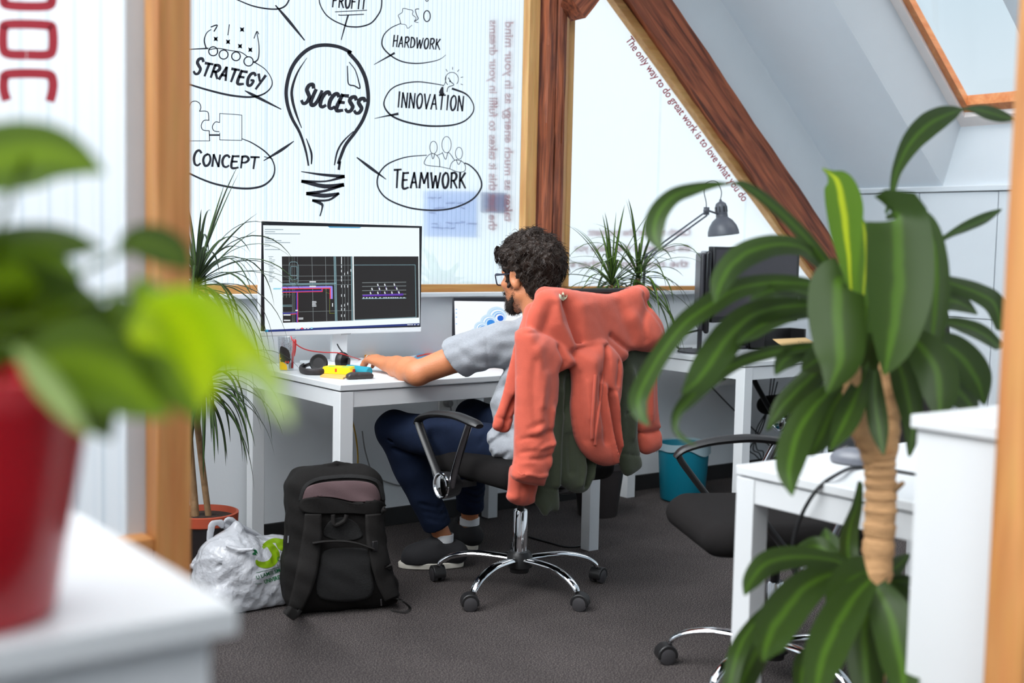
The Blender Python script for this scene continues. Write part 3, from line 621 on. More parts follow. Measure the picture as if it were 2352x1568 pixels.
bubble('PROFIT', ((762, 16), (842, 22), 30, 4.2, on1, .76, 1.1, .02), [(c1_([(913, -30), (920, 30), (960, 100), (1020, 145), (1090, 175)])+c2_([(60, 171), (130, 172), (200, 150), (245, 100), (268, 50), (272, -30)]), [2.5, 3, 3.5, 3.5, 3]), (c1_([(1115, 105), (1090, 190), (1067, 276)]), [4, 3.5, 2]), (c1_([(1025, 82)])+c2_([(0, 75), (175, 66)]), 2), (c1_([(1048, 103)])+c2_([(20, 98), (155, 92)]), 2.4)])
D = MB(); strip(D, c1_([(300, -20), (350, 0), (450, 40), (550, 60), (630, 62), (680, 40), (705, 0), (708, -20)]), [2, 3.5, 4, 3], on1, 5); strip(D, c1_([(612, 38), (700, 140), (812, 278)]), [3, 7, 3], on1, 5); D.build('speech_bubble', ink, w1, smooth=0, fix=False, label='cut-off marker bubble at the top')
# red letters
red = M('red_vinyl', S(172, 42, 56), .5, var=.05)
D = MB(); on2 = lambda u, v: PY(u, v, PYW-.0012)
print_text(D, 'The only way to do great work is to love what you do', (1436, 92), (1706, 464), 18, on2, False, .015); D.build('lettering', red, w2, smooth=0, fix=False, label='slanting red printed sentence')
D = MB(); beh = lambda u, v: PY(u, v, PYW+.015)
for i, (s, ua, ub) in enumerate((('Catch me not the moment', 1348, 1585), ('the moment as they make you', 1318, 1585), ('the moment is there', 1305, 1580))): print_text(D, s, (ua, 541+36*i), (ub, 541+36*i), 17, beh, True, .03)
D.build('lettering', red, w2, smooth=0, fix=False, label='faint mirrored red lettering on the far side')
D = MB()
print_text(D, 'the just this it takes to fulfil in your dreams', (1124, 46), (1122, 530), 19, lambda u, v: PY(u, v, PYW+.018), True, .03)
D.build('lettering', red, w1, smooth=0, fix=False, label='column of mirrored red lettering on the far side'); D = MB()
print_text(D, 'takes as much energy as in your mind', (1160, 50), (1158, 510), 19, lambda u, v: PY(u, v, PYW+.018), True, .03)
D.build('lettering', red, w1, smooth=0, fix=False, label='column of mirrored red lettering next to the pine frame')
pm = M('blue_paper', S(226, 233, 250), .7, var=.03, scale=60, trans=.8)
def sheet(u0, v0, u1, v1, y, mat, name, label, lines=0):
    a, b, c, d = [PY(u, v, y) for u, v in ((u0, v0), (u1, v0+2), (u1, v1+2), (u0, v1))]
    q = MB(); q.prism([a, b, c, d], (0, .0008, 0)); o = tag(q.build(name, mat, None, smooth=0), label, 'paper')
    if lines:
        L = MB(); rr = random.Random(3)
        for i in range(lines):
            v = v0+14+(v1-v0-24)*i/lines; x = u0+6+rr.random()*30
            while x < u1-14:
                w_ = 6+rr.random()*20
                if rr.random() < .6: strip(L, [(x, v+rr.random()*4), (x+w_, v+rr.random()*4)], 3, lambda p, q_: PY(p, q_, y-.0008), 1, False)
                x += w_+6
        L.build('lettering', M('blue_ink', S(70, 80, 150), .7), o, smooth=0, fix=False)
sheet(970, 438, 1094, 543, PYW+.019, pm, 'note_sheet', 'pale blue written sheet stuck behind the ribbed panel under TEAMWORK', 7)
sheet(1103, 441, 1163, 488, PYW+.0195, M('grey_paper', S(176, 178, 200), .7, trans=.7), 'note_sheet', 'small grey sheet stuck behind the panel beside the red lettering')

# ================================================================== DESKS
DZ = .737
def desk(x0, x1, y0, y1, label, seam=None):
    r = empty('desk', ((x0+x1)/2, (y0+y1)/2, 0), label, 'desk', 'white office desks')
    MB().box((x0, y0, DZ-.022), (x1, y1, DZ)).build('tabletop', lam, r, bevel=.0025)
    l = .052
    for lx in (x0+.002, x1-l-.002):
        for ly in (y0+.002, y1-l-.002): MB().box((lx, ly, 0), (lx+l, ly+l, DZ-.026)).build('leg', lam, r, bevel=.002)
    for a, b in (((x0+l, y0+.006), (x1-l, y0+.024)), ((x0+l, y1-.024), (x1-l, y1-.006)), ((x0+.006, y0+l), (x0+.024, y1-l)), ((x1-.024, y0+l), (x1-.006, y1-l))):
        MB().box((*a, DZ-.082), (*b, DZ-.026)).build('apron', lam, r, bevel=.0015)
    return r
desk1 = desk(2.035, 3.235, 3.66, 4.41, 'white desk where the man sits, with the large screen on it')
desk2 = desk(4.02, 5.55, 3.62, 4.41, 'white desk by the knee wall, with the black screens on it')
desk3 = desk(2.081, 2.8, .72, 1.891, 'white desk corner behind the tall broad-leaved plant')

# ================================================================== OFFICE CHAIRS
def chair(loc, yaw, label, angs, ra=0):
    r = empty('office_chair', (0, 0, 0), label, 'chair', 'black office chairs with chrome star base')
    MB().lathe([(.0, .065), (.034, .065), (.036, .08), (.046, .085), (.046, .125), (.036, .14), (0, .14)]).build('hub', blackp, r)
    for a in angs:
        R = rot('Z', a); path = spl([(.03, 0, .112), (.10, 0, .117), (.18, 0, .116), (.25, 0, .10), (.29, 0, .078), (.302, 0, .062)], 6)@R.T
        MB().tube(path, np.interp(np.linspace(0, 1, len(path)), [0, .5, 1], [.019, .017, .013]), 12, flat=.62).build('base_leg', chrome, r)
        c = R@np.array([.302, 0, 0]); ca = R@rot('Z', 35 if a % 2 else -50)
        cs = MB()
        for s in (-1, 1):
            Q = ca@rot('X', 90)
            cs.lathe([(0, -.010), (.020, -.010), (.0265, -.007), (.0265, .007), (.020, .010), (0, .010)], tuple(c+ca@np.array([.012, s*.014, .0265])), 20, Q)
        w_ = cs.build('caster', M('caster_grey', S(58, 56, 58), .45), r)
        hd = MB(); pr = [(.031*math.cos(t), .031*math.sin(t)) for t in np.linspace(math.radians(-20), math.radians(200), 14)]
        hd.prism([c+ca@np.array([.012+x, -.023, .0285+z]) for x, z in pr], ca@np.array([0, .046, 0])); hd.tube([c+np.array([0, 0, .05]), c+np.array([0, 0, .072])], .006, 8)
        hd.build('caster_hood', blackp, w_, bevel=.003)
    MB().lathe([(0, .13), (.0255, .13), (.0255, .285), (.023, .29), (0, .29)]).build('gas_lift', chrome, r)
    MB().tube([(0, 0, .285), (0, 0, .41)], .013, 14).build('piston', blackp, r)
    MB().box((-.09, -.13, .395), (.09, .12, .425)).build('seat_plate', blackp, r, bevel=.008)
    MB().tube(spl([(.06, .02, .40), (.16, .03, .39), (.25, .035, .37), (.27, .035, .355)], 5), [.005]*13+[.005]*3, 8).build('lever', steel, r)
    v = Vol((-.30, -.30, .37), (.30, .32, .54), .009)
    v.rbox((0, .0, .458), (.245, .245, .044), .042, .01); v.cap((-.17, .235, .452), (.17, .235, .452), .042, k=.03)
    v.ell((0, -.02, .545), (.16, .20, .035), .03, sub=True)
    v.build('seat', blackf, r, relax=1)
    # backrest: mesh panel inside a frame, slightly curved
    nz, nx = 14, 12; V = []; F = []
    for i in range(nz+1):
        for j in range(nx+1):
            s = i/nz; x = (j/nx-.5)*(.42+.05*math.sin(s*math.pi)); V.append((x, -.335-.03*math.sin(s*math.pi)+.28*x*x-.035*s, .56+.52*s))
    F = [(i*(nx+1)+j, i*(nx+1)+j+1, (i+1)*(nx+1)+j+1, (i+1)*(nx+1)+j) for i in range(nz) for j in range(nx)]
    b = MB(); b.add(V, F); o = b.build('backrest', blackf, r); sd = o.modifiers.new('thick', 'SOLIDIFY'); sd.thickness = .022; sd.offset = 0
    edge = [V[j] for j in range(nx+1)]+[V[i*(nx+1)+nx] for i in range(1, nz+1)]+[V[nz*(nx+1)+j] for j in range(nx-1, -1, -1)]+[V[i*(nx+1)] for i in range(nz-1, 0, -1)]
    edge = spl(edge[::2], 3, True); MB().tube(np.vstack([edge, edge[:1]]), .012, 8).build('back_frame', blackp, o)
    MB().tube(spl([(0, -.10, .40), (0, -.26, .40), (0, -.345, .46), (0, -.375, .62), (0, -.385, .80)], 6), .02, 10, flat=.5).build('back_bar', blackp, r)
    for s in (-1, 1):
        X = s*.305
        pad = MB(); pp = spl([(X*1.0, .215, .592), (X, .185, .617), (X, .10, .640), (X, -.02, .650), (X, -.12, .641), (X, -.165, .632)], 6)
        pad.tube(pp, np.interp(np.linspace(0, 1, len(pp)), [0, .15, .5, .85, 1], [.014, .021, .026, .026, .016]), 12, flat=.5)
        pd = pad.build('armrest', blackp, r)
        MB().tube(spl([(X, .205, .60), (X, .185, .568), (X, .11, .475), (X+s*.004, .045, .405)], 6), .017, 10, flat=.6).build('arm_post', blackp, pd)
        MB().tube(spl([(X, -.105, .632), (X, -.07, .56), (X, -.03, .47), (X+s*.002, -.01, .405)], 6), .013, 10).build('arm_post', M('dark_chrome', (.28, .28, .30), .15, 1.), pd)
        d = MB(); Q = rot('Y', 90*s); d.lathe([(0, -.05), (.040, -.05), (.046, -.02), (.046, .006), (0, .008)], (X+s*.012, .025, .405), 28, Q); dk = d.build('arm_joint', blackp, pd)
        d = MB(); d.lathe([(0, .012), (.030, .011), (.037, .007), (.040, .012), (.045, .012), (.046, .004)], (X+s*.012, .025, .405), 28, Q); d.build('chrome_cap', chrome, pd)
        MB().box((X-s*.06-.05, -.0, .395), (X-s*.06+.05, .05, .412)).build('arm_bracket', blackp, r)
    r.location = loc; r.rotation_euler = (0, 0, math.radians(yaw)); return r
CH = (2.615, 3.385)
chair1 = chair((*CH, 0), 0, 'black office chair the man sits on, coral hoodie over its back', [202, 273, 343, 128, 57])
chair2 = copy_tree(chair1); chair2.location = (2.67, 2.262, 0); chair2.rotation_euler = (0, 0, math.radians(62)); chair2['label'] = 'empty black office chair behind the white desk corner and tall plant'
chair3 = copy_tree(chair1); chair3.location = (4.86, 3.845, 0); chair3.rotation_euler = (0, 0, math.radians(2)); chair3['label'] = 'black office chair pushed under the desk by the knee wall'

# ================================================================== THINGS ON THE MAN'S DESK
# large screen
mx0, mx1, mz0, mz1, my = 2.018, 2.742, .874, 1.299, 4.25
mon = empty('monitor', ((mx0+mx1)/2, 4.29, DZ), 'large white framed computer screen showing a drawing program', 'monitor')
wpl = M('white_plastic', S(228, 230, 232), .35, var=.02)
MB().box((mx0, my+.004, mz0-.012), (mx1, my+.03, mz1)).build('body', wpl, mon, bevel=.004)
MB().box((mx0+.004, my, mz0+.006), (mx1-.004, my+.006, mz1-.003)).build('bezel', M('black_bezel', S(22, 23, 30), .3), mon, bevel=.001)
MB().box((mx0, my-.001, mz0-.014), (mx1, my+.012, mz0+.006)).build('chin', wpl, mon, bevel=.003)
MB().box((2.30, my+.03, .93), (2.46, my+.06, 1.10)).build('stand_mount', wpl, mon, bevel=.004)
MB().box((2.345, my+.035, DZ+.012), (2.415, my+.055, .95)).build('stand_neck', wpl, mon, bevel=.004)
MB().box((2.25, my-.06, DZ), (2.51, my+.13, DZ+.012)).build('stand_foot', wpl, mon, bevel=.004)
D = MB(); t3 = lambda u, v: PY(u, v, my-.0016)
for i in range(7): strip(D, [(784+i*3.2, 769.2-i*.22), (786+i*3.2, 766.4-i*.22)], 1.1, t3, 1, False)
D.build('logo', M('grey_print', S(120, 122, 126), .5), mon, smooth=0, fix=False)
# what the screen shows: glowing fields, each a flat patch on the screen
sc = MB(); cols = []
def scol(name, rgb, s=1.0): cols.append(EM('screen_'+name, S(*rgb), s)); return len(cols)-1
cW = scol('white', (240, 250, 253), 1.0); cK = scol('black', (27, 24, 25)); cB = scol('bar_blue', (18, 42, 116)); cL = scol('line_grey', (118, 126, 128)); cC = scol('pale_cyan', (140, 180, 190)); cR = scol('pipe_red', (236, 66, 84)); cP = scol('pipe_blue', (60, 64, 190)); cV = scol('violet', (96, 40, 180)); cT = scol('text_white', (222, 228, 232)); cG = scol('yellow_green', (120, 130, 40)); cH = scol('head_blue', (30, 140, 190)); cY = scol('text_grey', (130, 150, 160)); cM = scol('lilac', (150, 140, 235)); cI = scol('icon', (150, 215, 235))
lev = [0]
def slay(): lev[0] += 1
def sto(u, v): return PY(u, v, my-.0006-lev[0]*.00025)
def squad(pts, c): sc.cur = c; sc.add([sto(*p) for p in pts], [tuple(range(len(pts)))])
def sline(a, b, w, c, n=1): sc.cur = c; strip(sc, [a, b], w, sto, 1, False)
z5 = lambda x, y: (640+x/7.127, 580+y/7.125)      # a closer view of the lower screen
z3 = lambda x, y: (590+x/3.9195, 500+y/3.92)
squad([(604.5, 517), (963, 523.5), (964, 745), (608.5, 762)], cW); slay()
squad([z5(52, 62), z5(1205, 62), z5(1225, 1110), z5(70, 1148)], cK); squad([z5(1228, 62), z5(2288, 62), z5(2296, 1062), z5(1242, 1108)], cK)
squad([(608.4, 757.5), (963.8, 742), (964, 746.5), (608.5, 763)], cB); squad([(753, 519.8), (830, 521.3), (826, 523.6), (757, 522.6)], cH); slay()
squad([(609, 757), (616, 756.6), (616, 762), (609, 762.5)], cH)
rr = random.Random(5)
for row in range(9):                              # menus and tool rows as fine dashes
    x = 70+rr.random()*6; y = [105, 125, 143, 172, 190, 205, 222, 253, 285][row]; xe = [230, 160, 390, 105, 150, 220, 300, 115, 205][row]
    while x < xe:
        w_ = 4+rr.random()*9; a = z3(x, y+x*.006); b_ = z3(x+w_, y+x*.006); sline(a, b_, 1.6, cY); x += w_+4
for row in range(16): y = 350+row*15.; sline(z3(105+rr.random()*8, y), z3(130+rr.random()*35, y), 1.2, cY)
squad([z3(148, 632), z3(218, 632), z3(218, 645), z3(148, 646)], cI)
for x0_ in (545, 765): sline(z5(x0_, 62), z5(x0_+22, 1125), 1.1, cL)
for x0_ in (1035, 1080, 1135): sline(z5(x0_, 62), z5(x0_+12, 1112), .8, cL)
for x0_ in (1190,): sline(z5(x0_, 62), z5(x0_+14, 1112), 1.6, cC)
for ya, yb in ((205, 205), (385, 378), (465, 447), (975, 945)): sline(z5(55, ya), z5(1215, yb), .9, cL)
sline(z5(535, 525), z5(1215, 522), .8, cL)
for x0_ in (908, 930): sline(z5(x0_, 62), z5(x0_+24, 1120), 1.6, cC)
sline(z5(60, 512), z5(945, 500), 1.6, cC); sline(z5(60, 530), z5(905, 522), 1.2, cC)
for x0_ in (170, 222, 252, 310): sline(z5(x0_, 62), z5(x0_+2, 480), .6, cL)
for q in ([(180, 490), (170, 260), (185, 165), (240, 152), (300, 165), (325, 260), (318, 490)], [(180, 490), (240, 498), (318, 490)], [(200, 225), (295, 228)], [(195, 372), (300, 372)], [(195, 430), (240, 440), (300, 430)], [(200, 225), (195, 430)], [(298, 228), (303, 430)]):
    sc.cur = cC; strip(sc, [z5(*p) for p in q], .8, sto, 4)
for x0_ in (225, 240, 262): sline(z5(x0_, 500), z5(x0_, 1140), .7, cL)
sline(z5(65, 860), z5(215, 858), 1, cC); sline(z5(65, 880), z5(215, 878), 1, cC); slay()
def poly_line(pts, w, c): sc.cur = c; P = [z5(*p) for p in pts]; [strip(sc, [P[i], P[i+1]], w, sto, 1, False) for i in range(len(P)-1)]
poly_line([(60, 572), (868, 560), (870, 750)], 4.2, cM); poly_line([(60, 590), (845, 582), (845, 752)], 2.4, cR); poly_line([(60, 634), (705, 622), (705, 585)], 2, cP); poly_line([(60, 650), (715, 636), (715, 585)], 1.6, cR)
poly_line([(298, 640), (300, 1140)], 2.2, cP); poly_line([(312, 645), (314, 1140)], 1.6, cR); poly_line([(65, 992), (298, 988)], 1.6, cP); poly_line([(190, 1008), (300, 1000)], 1.6, cR)
poly_line([(835, 755), (835, 992), (915, 992)], .9, cG); poly_line([(770, 590), (780, 650), (835, 672)], .6, cG)
for x_ in (75, 125, 180): poly_line([(x_, 600), (x_, 735)], .8, cL); poly_line([(x_-25, 690), (x_+25, 690)], .8, cL)
slay()
for a, b_ in (((510, 478), (605, 478)), ((510, 552), (605, 552)), ((85, 1018), (190, 1018)), ((90, 1108), (185, 1108)), ((280, 945), (310, 945))): sline(z5(*a), z5(*b_), 3, cT)
for i in range(5): sline(z5(550, 800+i*19), z5(595+rr.random()*25, 800+i*19), 1.4, cT)
for i in range(2): sline(z5(325, 1070+i*18), z5(400, 1068+i*18), 1.5, cT)
for x_, ys_ in ((1028, (90, 130, 170, 230, 300, 400, 450, 550, 700, 870, 930, 1030)), (1080, (350, 550, 700, 860, 930, 1030)), (1130, (330, 550, 840)), (1182, (290,))):
    for y_ in ys_: sline(z5(x_, y_-18), z5(x_, y_+18), 1.5, cT)
sline(z5(882, 830), z5(882, 880), 2, cT)
poly_line([(1235, 203), (2235, 200), (2250, 1055), (1245, 1100)], .9, cC)
for y_, c_ in ((488, cL), (550, cL), (618, cL), (685, cL), (748, cC)): sline(z5(1370, y_+4), z5(2085, y_-6), 1.6, c_)
squad([z5(1375, 690), z5(2040, 668), z5(2040, 700), z5(1375, 715)], cV)
for x_, y_ in ((1620, 528), (1735, 528), (1890, 522), (1525, 595), (1645, 592), (1760, 590), (1930, 588), (1500, 660), (1620, 658), (1735, 656), (1850, 654), (1965, 652)): sline(z5(x_, y_-14), z5(x_+8, y_+14), 2.6, cT); poly_line([(x_+18, y_+22), (x_+18, y_+66)], .6, cV)
for x_ in (1390, 1440, 1490, 1535, 1590, 1660, 1725, 1760, 1800, 1840, 1875, 1910, 1945, 2000, 2052): sline(z5(x_-8, 738), z5(x_+10, 737), 2, cT)
for x_, c_ in ((290, cT), (330, cT), (382, cR), (432, cT), (485, cT), (540, cI)): sline(z5(x_-12, 1256-x_*.04), z5(x_+12, 1254-x_*.04), 3.4, c_)
for x_ in (2120, 2150, 2185, 2230, 2285): sline(z5(x_-10, 1180), z5(x_+10, 1179), 1.8, cT)
o = sc.build('screen', None, mon, smooth=0, fix=False, label='lit screen with black plan drawings and a blue task bar')
for m_ in cols: o.data.materials.append(m_)

# laptop on a low riser behind the man
lt = empty('laptop', (3.16, 4.2, DZ), 'black laptop with a blue flower-like picture on its screen', 'laptop')
lx0, lx1, ly_ = 2.937, 3.305, 4.30
MB().box((lx0-.004, ly_, .768), (lx1, ly_+.008, .997)).build('lid', M('laptop_black', S(32, 32, 40), .4), lt, bevel=.003)
MB().box((lx0, ly_-.24, .752), (lx1, ly_+.004, .766)).build('keyboard_base', MATS['laptop_black'], lt, bevel=.003)
sc = MB(); cols = []
l3 = lambda u, v: PY(u, v, ly_-.0012-lev[0]*.0004); lev[0] = 0
cW = scol('lap_white', (246, 250, 255), 1.02); bl = [scol('lap_blue%d' % i, c) for i, c in enumerate(((170, 212, 244), (112, 182, 240), (50, 138, 226), (14, 96, 206), (205, 230, 248)))]
z6 = lambda x, y: (1030+x/8.71, 670+y/8.711)
sc.cur = cW; sc.add([l3(*z6(*p)) for p in ((118, 182), (2300, 215), (2310, 1005), (138, 995))], [(0, 1, 2, 3)])
for cx_, cy_, r_, k in ((960, 480, 200, 5), (800, 600, 165, 4), (650, 720, 140, 4), (540, 850, 130, 3)):
    for i in range(k):
        lev[0] += 1; f = 1-i*.17; sc.cur = bl[[4, 0, 1, 2, 3][i]] if k > 3 else bl[[4, 1, 3][i]]
        pts = [z6(cx_+r_*f*math.cos(t)+i*r_*.10, cy_+r_*f*.92*math.sin(t)+i*r_*.06) for t in np.linspace(0, 2*math.pi, 30, endpoint=False)]; sc.add([l3(*p) for p in pts], [tuple(range(30))])
        if i < k-1:
            lev[0] += 1; sc.cur = cW if i % 2 else bl[4]; f2 = f-.05; pts = [z6(cx_+r_*f2*math.cos(t)+i*r_*.10+6, cy_+r_*f2*.92*math.sin(t)+i*r_*.06+6) for t in np.linspace(0, 2*math.pi, 30, endpoint=False)]; sc.add([l3(*p) for p in pts], [tuple(range(30))])
sc.cur = bl[1]; lev[0] += 1
for y_ in (350, 425, 505, 640): strip(sc, [z6(145, y_), z6(170, y_)], 1.6, l3, 1, False)
o = sc.build('screen', None, lt, smooth=0, fix=False)
for m_ in cols: o.data.materials.append(m_)
st = tag(MB().box((lx0+.02, 4.08, DZ), (lx1-.02, 4.30, .752)).build('laptop_riser', blackp, None, bevel=.003), 'low black riser under the laptop', 'stand')

# cup of pens, printed with a dark profile
cpx = (2.085, 4.165)
cup = empty('tumbler', (*cpx, DZ), 'clear tumbler printed black and yellow at the desk corner', 'cup')
MB().lathe([(0, .002), (.026, .002), (.028, .004), (.033, .125), (.0345, .127), (.0320, .125), (.0268, .006), (0, .006)], (*cpx, DZ), 28).build('wall', glassy('clear_plastic', (.93, .94, .95), .12), cup)
def on_cup(mb, poly, off=.0008, n=None):
    """patch in (angle deg, height) on the tumbler"""
    P = np.array(poly, float); V = []
    for a, h in P:
        r = .028+(.005)*h/.125+off; t = math.radians(a); V.append((cpx[0]+r*math.cos(t), cpx[1]+r*math.sin(t), DZ+h))
    mb.add(V, [tuple(range(len(V)))])
def cup_patch(pts, mat, nm, off=.0008):
    q = MB(); P = np.array(pts, float); a0, a1 = P[:, 0].min(), P[:, 0].max(); ss = np.linspace(a0, a1, 26)
    for i in range(25):          # thin vertical slices keep the patch on the curve
        am = (ss[i]+ss[i+1])/2; hs = []
        for k in range(len(P)):
            a, b = P[k], P[(k+1) % len(P)]
            if (a[0] > am) != (b[0] > am): hs.append(a[1]+(am-a[0])*(b[1]-a[1])/(b[0]-a[0]))
        hs.sort()
        for h0, h1 in zip(hs[::2], hs[1::2]): on_cup(q, [(ss[i], h0), (ss[i+1], h0), (ss[i+1], h1), (ss[i], h1)], off)
    return q.build(nm, mat, cup, smooth=0, fix=False)
pk = M('print_black', S(40, 34, 32), .5); py_ = M('print_yellow', S(240, 184, 20), .5); prd = M('print_red', S(216, 50, 40), .5)
cup_patch(spl([(200, .035), (190, .055), (192, .08), (205, .093), (230, .09), (252, .082), (266, .068), (270, .05), (276, .045), (268, .036), (262, .03), (250, .026), (235, .032), (218, .034)], 4, True), pk, 'print')
cup_patch([(185, .004), (185, .03), (200, .036), (215, .034), (240, .026), (248, .018), (250, .004)], py_, 'print', .0006)
cup_patch([(188, .03), (188, .062), (193, .066), (193, .048), (204, .05), (204, .046), (194, .044), (194, .03)], py_, 'print', .0012)
for a in (240, 256): cup_patch(ring(a, .034, 5, .0045), prd, 'print', .0014)
q = MB(); rr = random.Random(2)
for i in range(160):
    a = 185+rr.random()*100; h = .075+abs(rr.gauss(0, .018)); s_ = .4+rr.random()*1.2; on_cup(q, [(a-s_, h), (a, h-.0012*s_), (a+s_, h), (a, h+.0012*s_)], .0009)
q.build('print', pk, cup, smooth=0, fix=False)
q = MB()
for i in range(6): a = 262+i*5; on_cup(q, [(a, .008), (a+2.2, .008), (a+2.2, .03), (a, .03)], .0009)
q.build('print', pk, cup, smooth=0, fix=False)
tag(MB().tube(spl([(2.105, 4.158, DZ+.008), (2.108, 4.157, DZ+.05), (2.112, 4.155, DZ+.08), (2.113, 4.155, DZ+.118)], 5), [.004]*6+[.007]*6+[.0075]*3+[.004], 10).build('pen', M('red_plastic', S(222, 50, 48), .35), None), 'red pen standing in the clear tumbler', 'pen')

# red cable from the tumbler past the hand
P_ = [PZ(672, 790, DZ+.05), PZ(700, 802, DZ+.03), PZ(735, 809, DZ+.012), PZ(770, 811, DZ+.0045), PZ(800, 817, DZ+.0045), PZ(835, 825, DZ+.0045)]
rc = [PY(668, 772, 4.14), PY(674, 784, 4.12), PY(690, 797, 4.12), PY(712, 805, 4.12), PY(745, 809, 4.12), PY(775, 810, 4.12), PY(800, 817, 4.12), PZ(836, 827, DZ+.005), PZ(880, 835, DZ+.005)+np.array([.03, .02, 0]), PZ(945, 817, DZ+.005)+np.array([-.12, -.18, 0])]
one('cable', MB().tube(spl(rc, 8), .0022, 8), M('red_cable', S(206, 52, 56), .45), 'thin red cable hanging from the tumbler across the desk', 'cable')
bc = [PZ(800, 822, DZ+.004), PY(790, 812, 4.18), PY(780, 800, 4.2), PY(774, 789, 4.21)]
one('cable', MB().tube(spl(bc, 6), [.0026]*18+[.001], 8), M('black_cable', S(22, 22, 24), .5), 'short black cable rising beside the headphones', 'cable')

# headphones lying on the desk
hp = empty('headphones', (2.2, 4.08, DZ), 'black over-ear headphones lying on the desk corner', 'headphones')
def cupear(c, R, nm='ear_cup'):
    q = MB(); q.lathe([(0, -.012), (.020, -.013), (.030, -.008), (.033, 0), (.033, .010), (.030, .018), (.018, .021), (0, .016)], c, 28, R); return q.build(nm, M('headphone_black', S(38, 36, 38), .5), hp)
e1 = PY(733, 829, 4.05); e2 = PY(783, 826, 4.13)
o1 = cupear((e1[0], e1[1], DZ+.034), rot('Z', -35)@rot('X', 80)); o2 = cupear((e2[0], e2[1], DZ+.0325), rot('Z', 28)@rot('X', 92)@rot('Y', 0))
MB().lathe([(.016, .02), (.030, .0225), (.034, .014), (.032, .008)], (e1[0], e1[1], DZ+.034), 28, rot('Z', -35)@rot('X', 80)).build('ear_pad', blackp, o1)
band = spl([(e1[0]-.028, e1[1]+.012, DZ+.032), PZ(700, 840, DZ+.014), PZ(690, 847, DZ+.012), PZ(702, 853, DZ+.012), PZ(735, 854, DZ+.012), PZ(772, 851, DZ+.012), PZ(797, 845, DZ+.014), (e2[0]+.03, e2[1]-.01, DZ+.03)], 8)
MB().tube(band, .0125, 10, flat=.45).build('headband', M('headphone_band', S(44, 38, 40), .6), hp)
MB().tube([band[2], band[8]], .0075, 8).build('slider', steel, hp)

# yellow box on an orange packet, teal case, black pouch, white tray
def obox(name, quad, h, mat, label, cat, bev=.003, z=DZ, top=1.0):
    """quad: four picture points of its foot on the desk"""
    a = [PZ(u, v, z) for u, v in quad]; c = sum(a)/4; q = MB(); b = [c+(p-c)*top+np.array([0, 0, h]) for p in a]
    q.add(list(a)+list(b), [(0, 3, 2, 1), (4, 5, 6, 7), (0, 1, 5, 4), (1, 2, 6, 5), (2, 3, 7, 6), (3, 0, 4, 7)])
    return tag(q.build(name, mat, None, bevel=bev), label, cat), a, b
pk1, _, _ = obox('flat_packet', ((735, 866), (788, 871), (806, 862), (752, 856)), .006, M('orange_card', S(232, 176, 96), .6), 'flat orange packet under the yellow box', 'packet', .001)
c0_ = np.array([2.184, 3.938, DZ+.006]); R_ = rot('Z', -50)
ybm = M('yellow_card', S(246, 214, 18), .45, var=.03)
q = MB(); pr = [(-.052, .0), (.052, 0), (.057, .012), (.050, .026), (-.050, .026), (-.057, .012)]
q.prism([c0_+R_@np.array([x, -.03, z]) for x, z in pr], R_@np.array([0, .06, 0])); ybo = tag(q.build('card_box', ybm, None, bevel=.0012), 'small yellow box with green labels at the desk corner', 'box')
gl_ = MB()
for x in (-.036, .018): gl_.box((x, -.026, .0262), (x+.024, -.002, .0266), R_, c0_)
gl_.build('green_label', M('green_print', S(110, 190, 110), .5), ybo, smooth=0)
gl_ = MB(); gl_.box((-.004, -.0305, .008), (.003, -.0300, .02), R_, c0_); gl_.box((.0575, -.012, .006), (.058, .014, .018), R_, c0_); gl_.build('red_print', prd, ybo, smooth=0)
v = Vol((2.12, 3.72, DZ), (2.40, 3.98, DZ+.06), .003)
a_, b_ = PZ(806, 863, DZ+.012), PZ(846, 862, DZ+.011); v.cap(a_, b_, .0135, .0125, flat=(1, 1, 1)); v.rbox((a_+b_)/2+np.array([0, 0, -.002]), (.050, .016, .009), .007, .008, R=rot('Z', math.degrees(math.atan2(b_[1]-a_[1], b_[0]-a_[0]))))
tag(v.build('pouch', M('black_leather', S(52, 46, 46), .35, bump=.3, bscale=90), None, relax=1), 'crumpled black pouch beside the yellow box', 'pouch')
cs = MB(); cs.tube([PZ(798, 847, DZ+.0175), PZ(849, 853, DZ+.0175)], .0165, 16, flat=1.)
tag(cs.build('pencil_case', M('teal_cloth', S(20, 138, 160), .7, bump=.1), None, bevel=.003), 'teal roll case lying beside the hand', 'case')
for i, (quad, h, lab) in enumerate((([(800, 864), (852, 868), (925, 868), (880, 852)], .002, 'white paper sheet under the pouch at the desk edge'), ([(730, 838), (800, 846), (905, 838), (830, 822)], .0015, 'white paper sheet lying between headphones and hand'), ([(880, 830), (960, 838), (1040, 830), (960, 816)], .003, 'white paper sheets beyond the forearm'))):
    obox('paper_sheet', quad, h, M('paper', S(236, 238, 240), .7, var=.02), lab, 'paper', 0)
lf, _, _ = obox('leaflet', ((948, 824), (1005, 826), (1040, 814), (970, 806)), .003, M('leaflet_blue', S(74, 168, 208), .4, var=.5, scale=40), 'blue printed leaflet lying beyond the forearm', 'leaflet', 0, DZ+.0032)
L = MB(); 
for q_ in ([(958, 818), (1000, 809), (1035, 806)], [(985, 822), (1020, 813), (1040, 812)]): strip(L, q_, 4, lambda u, v: PZ(u, v, DZ+.0068), 4)
L.build('red_print', prd, lf, smooth=0, fix=False)
obox('sticky_note', ((836, 821), (862, 824), (866, 816), (840, 813)), .012, M('orange_note', S(246, 160, 40), .6), 'orange sticky pad behind the hand', 'note pad', 0)

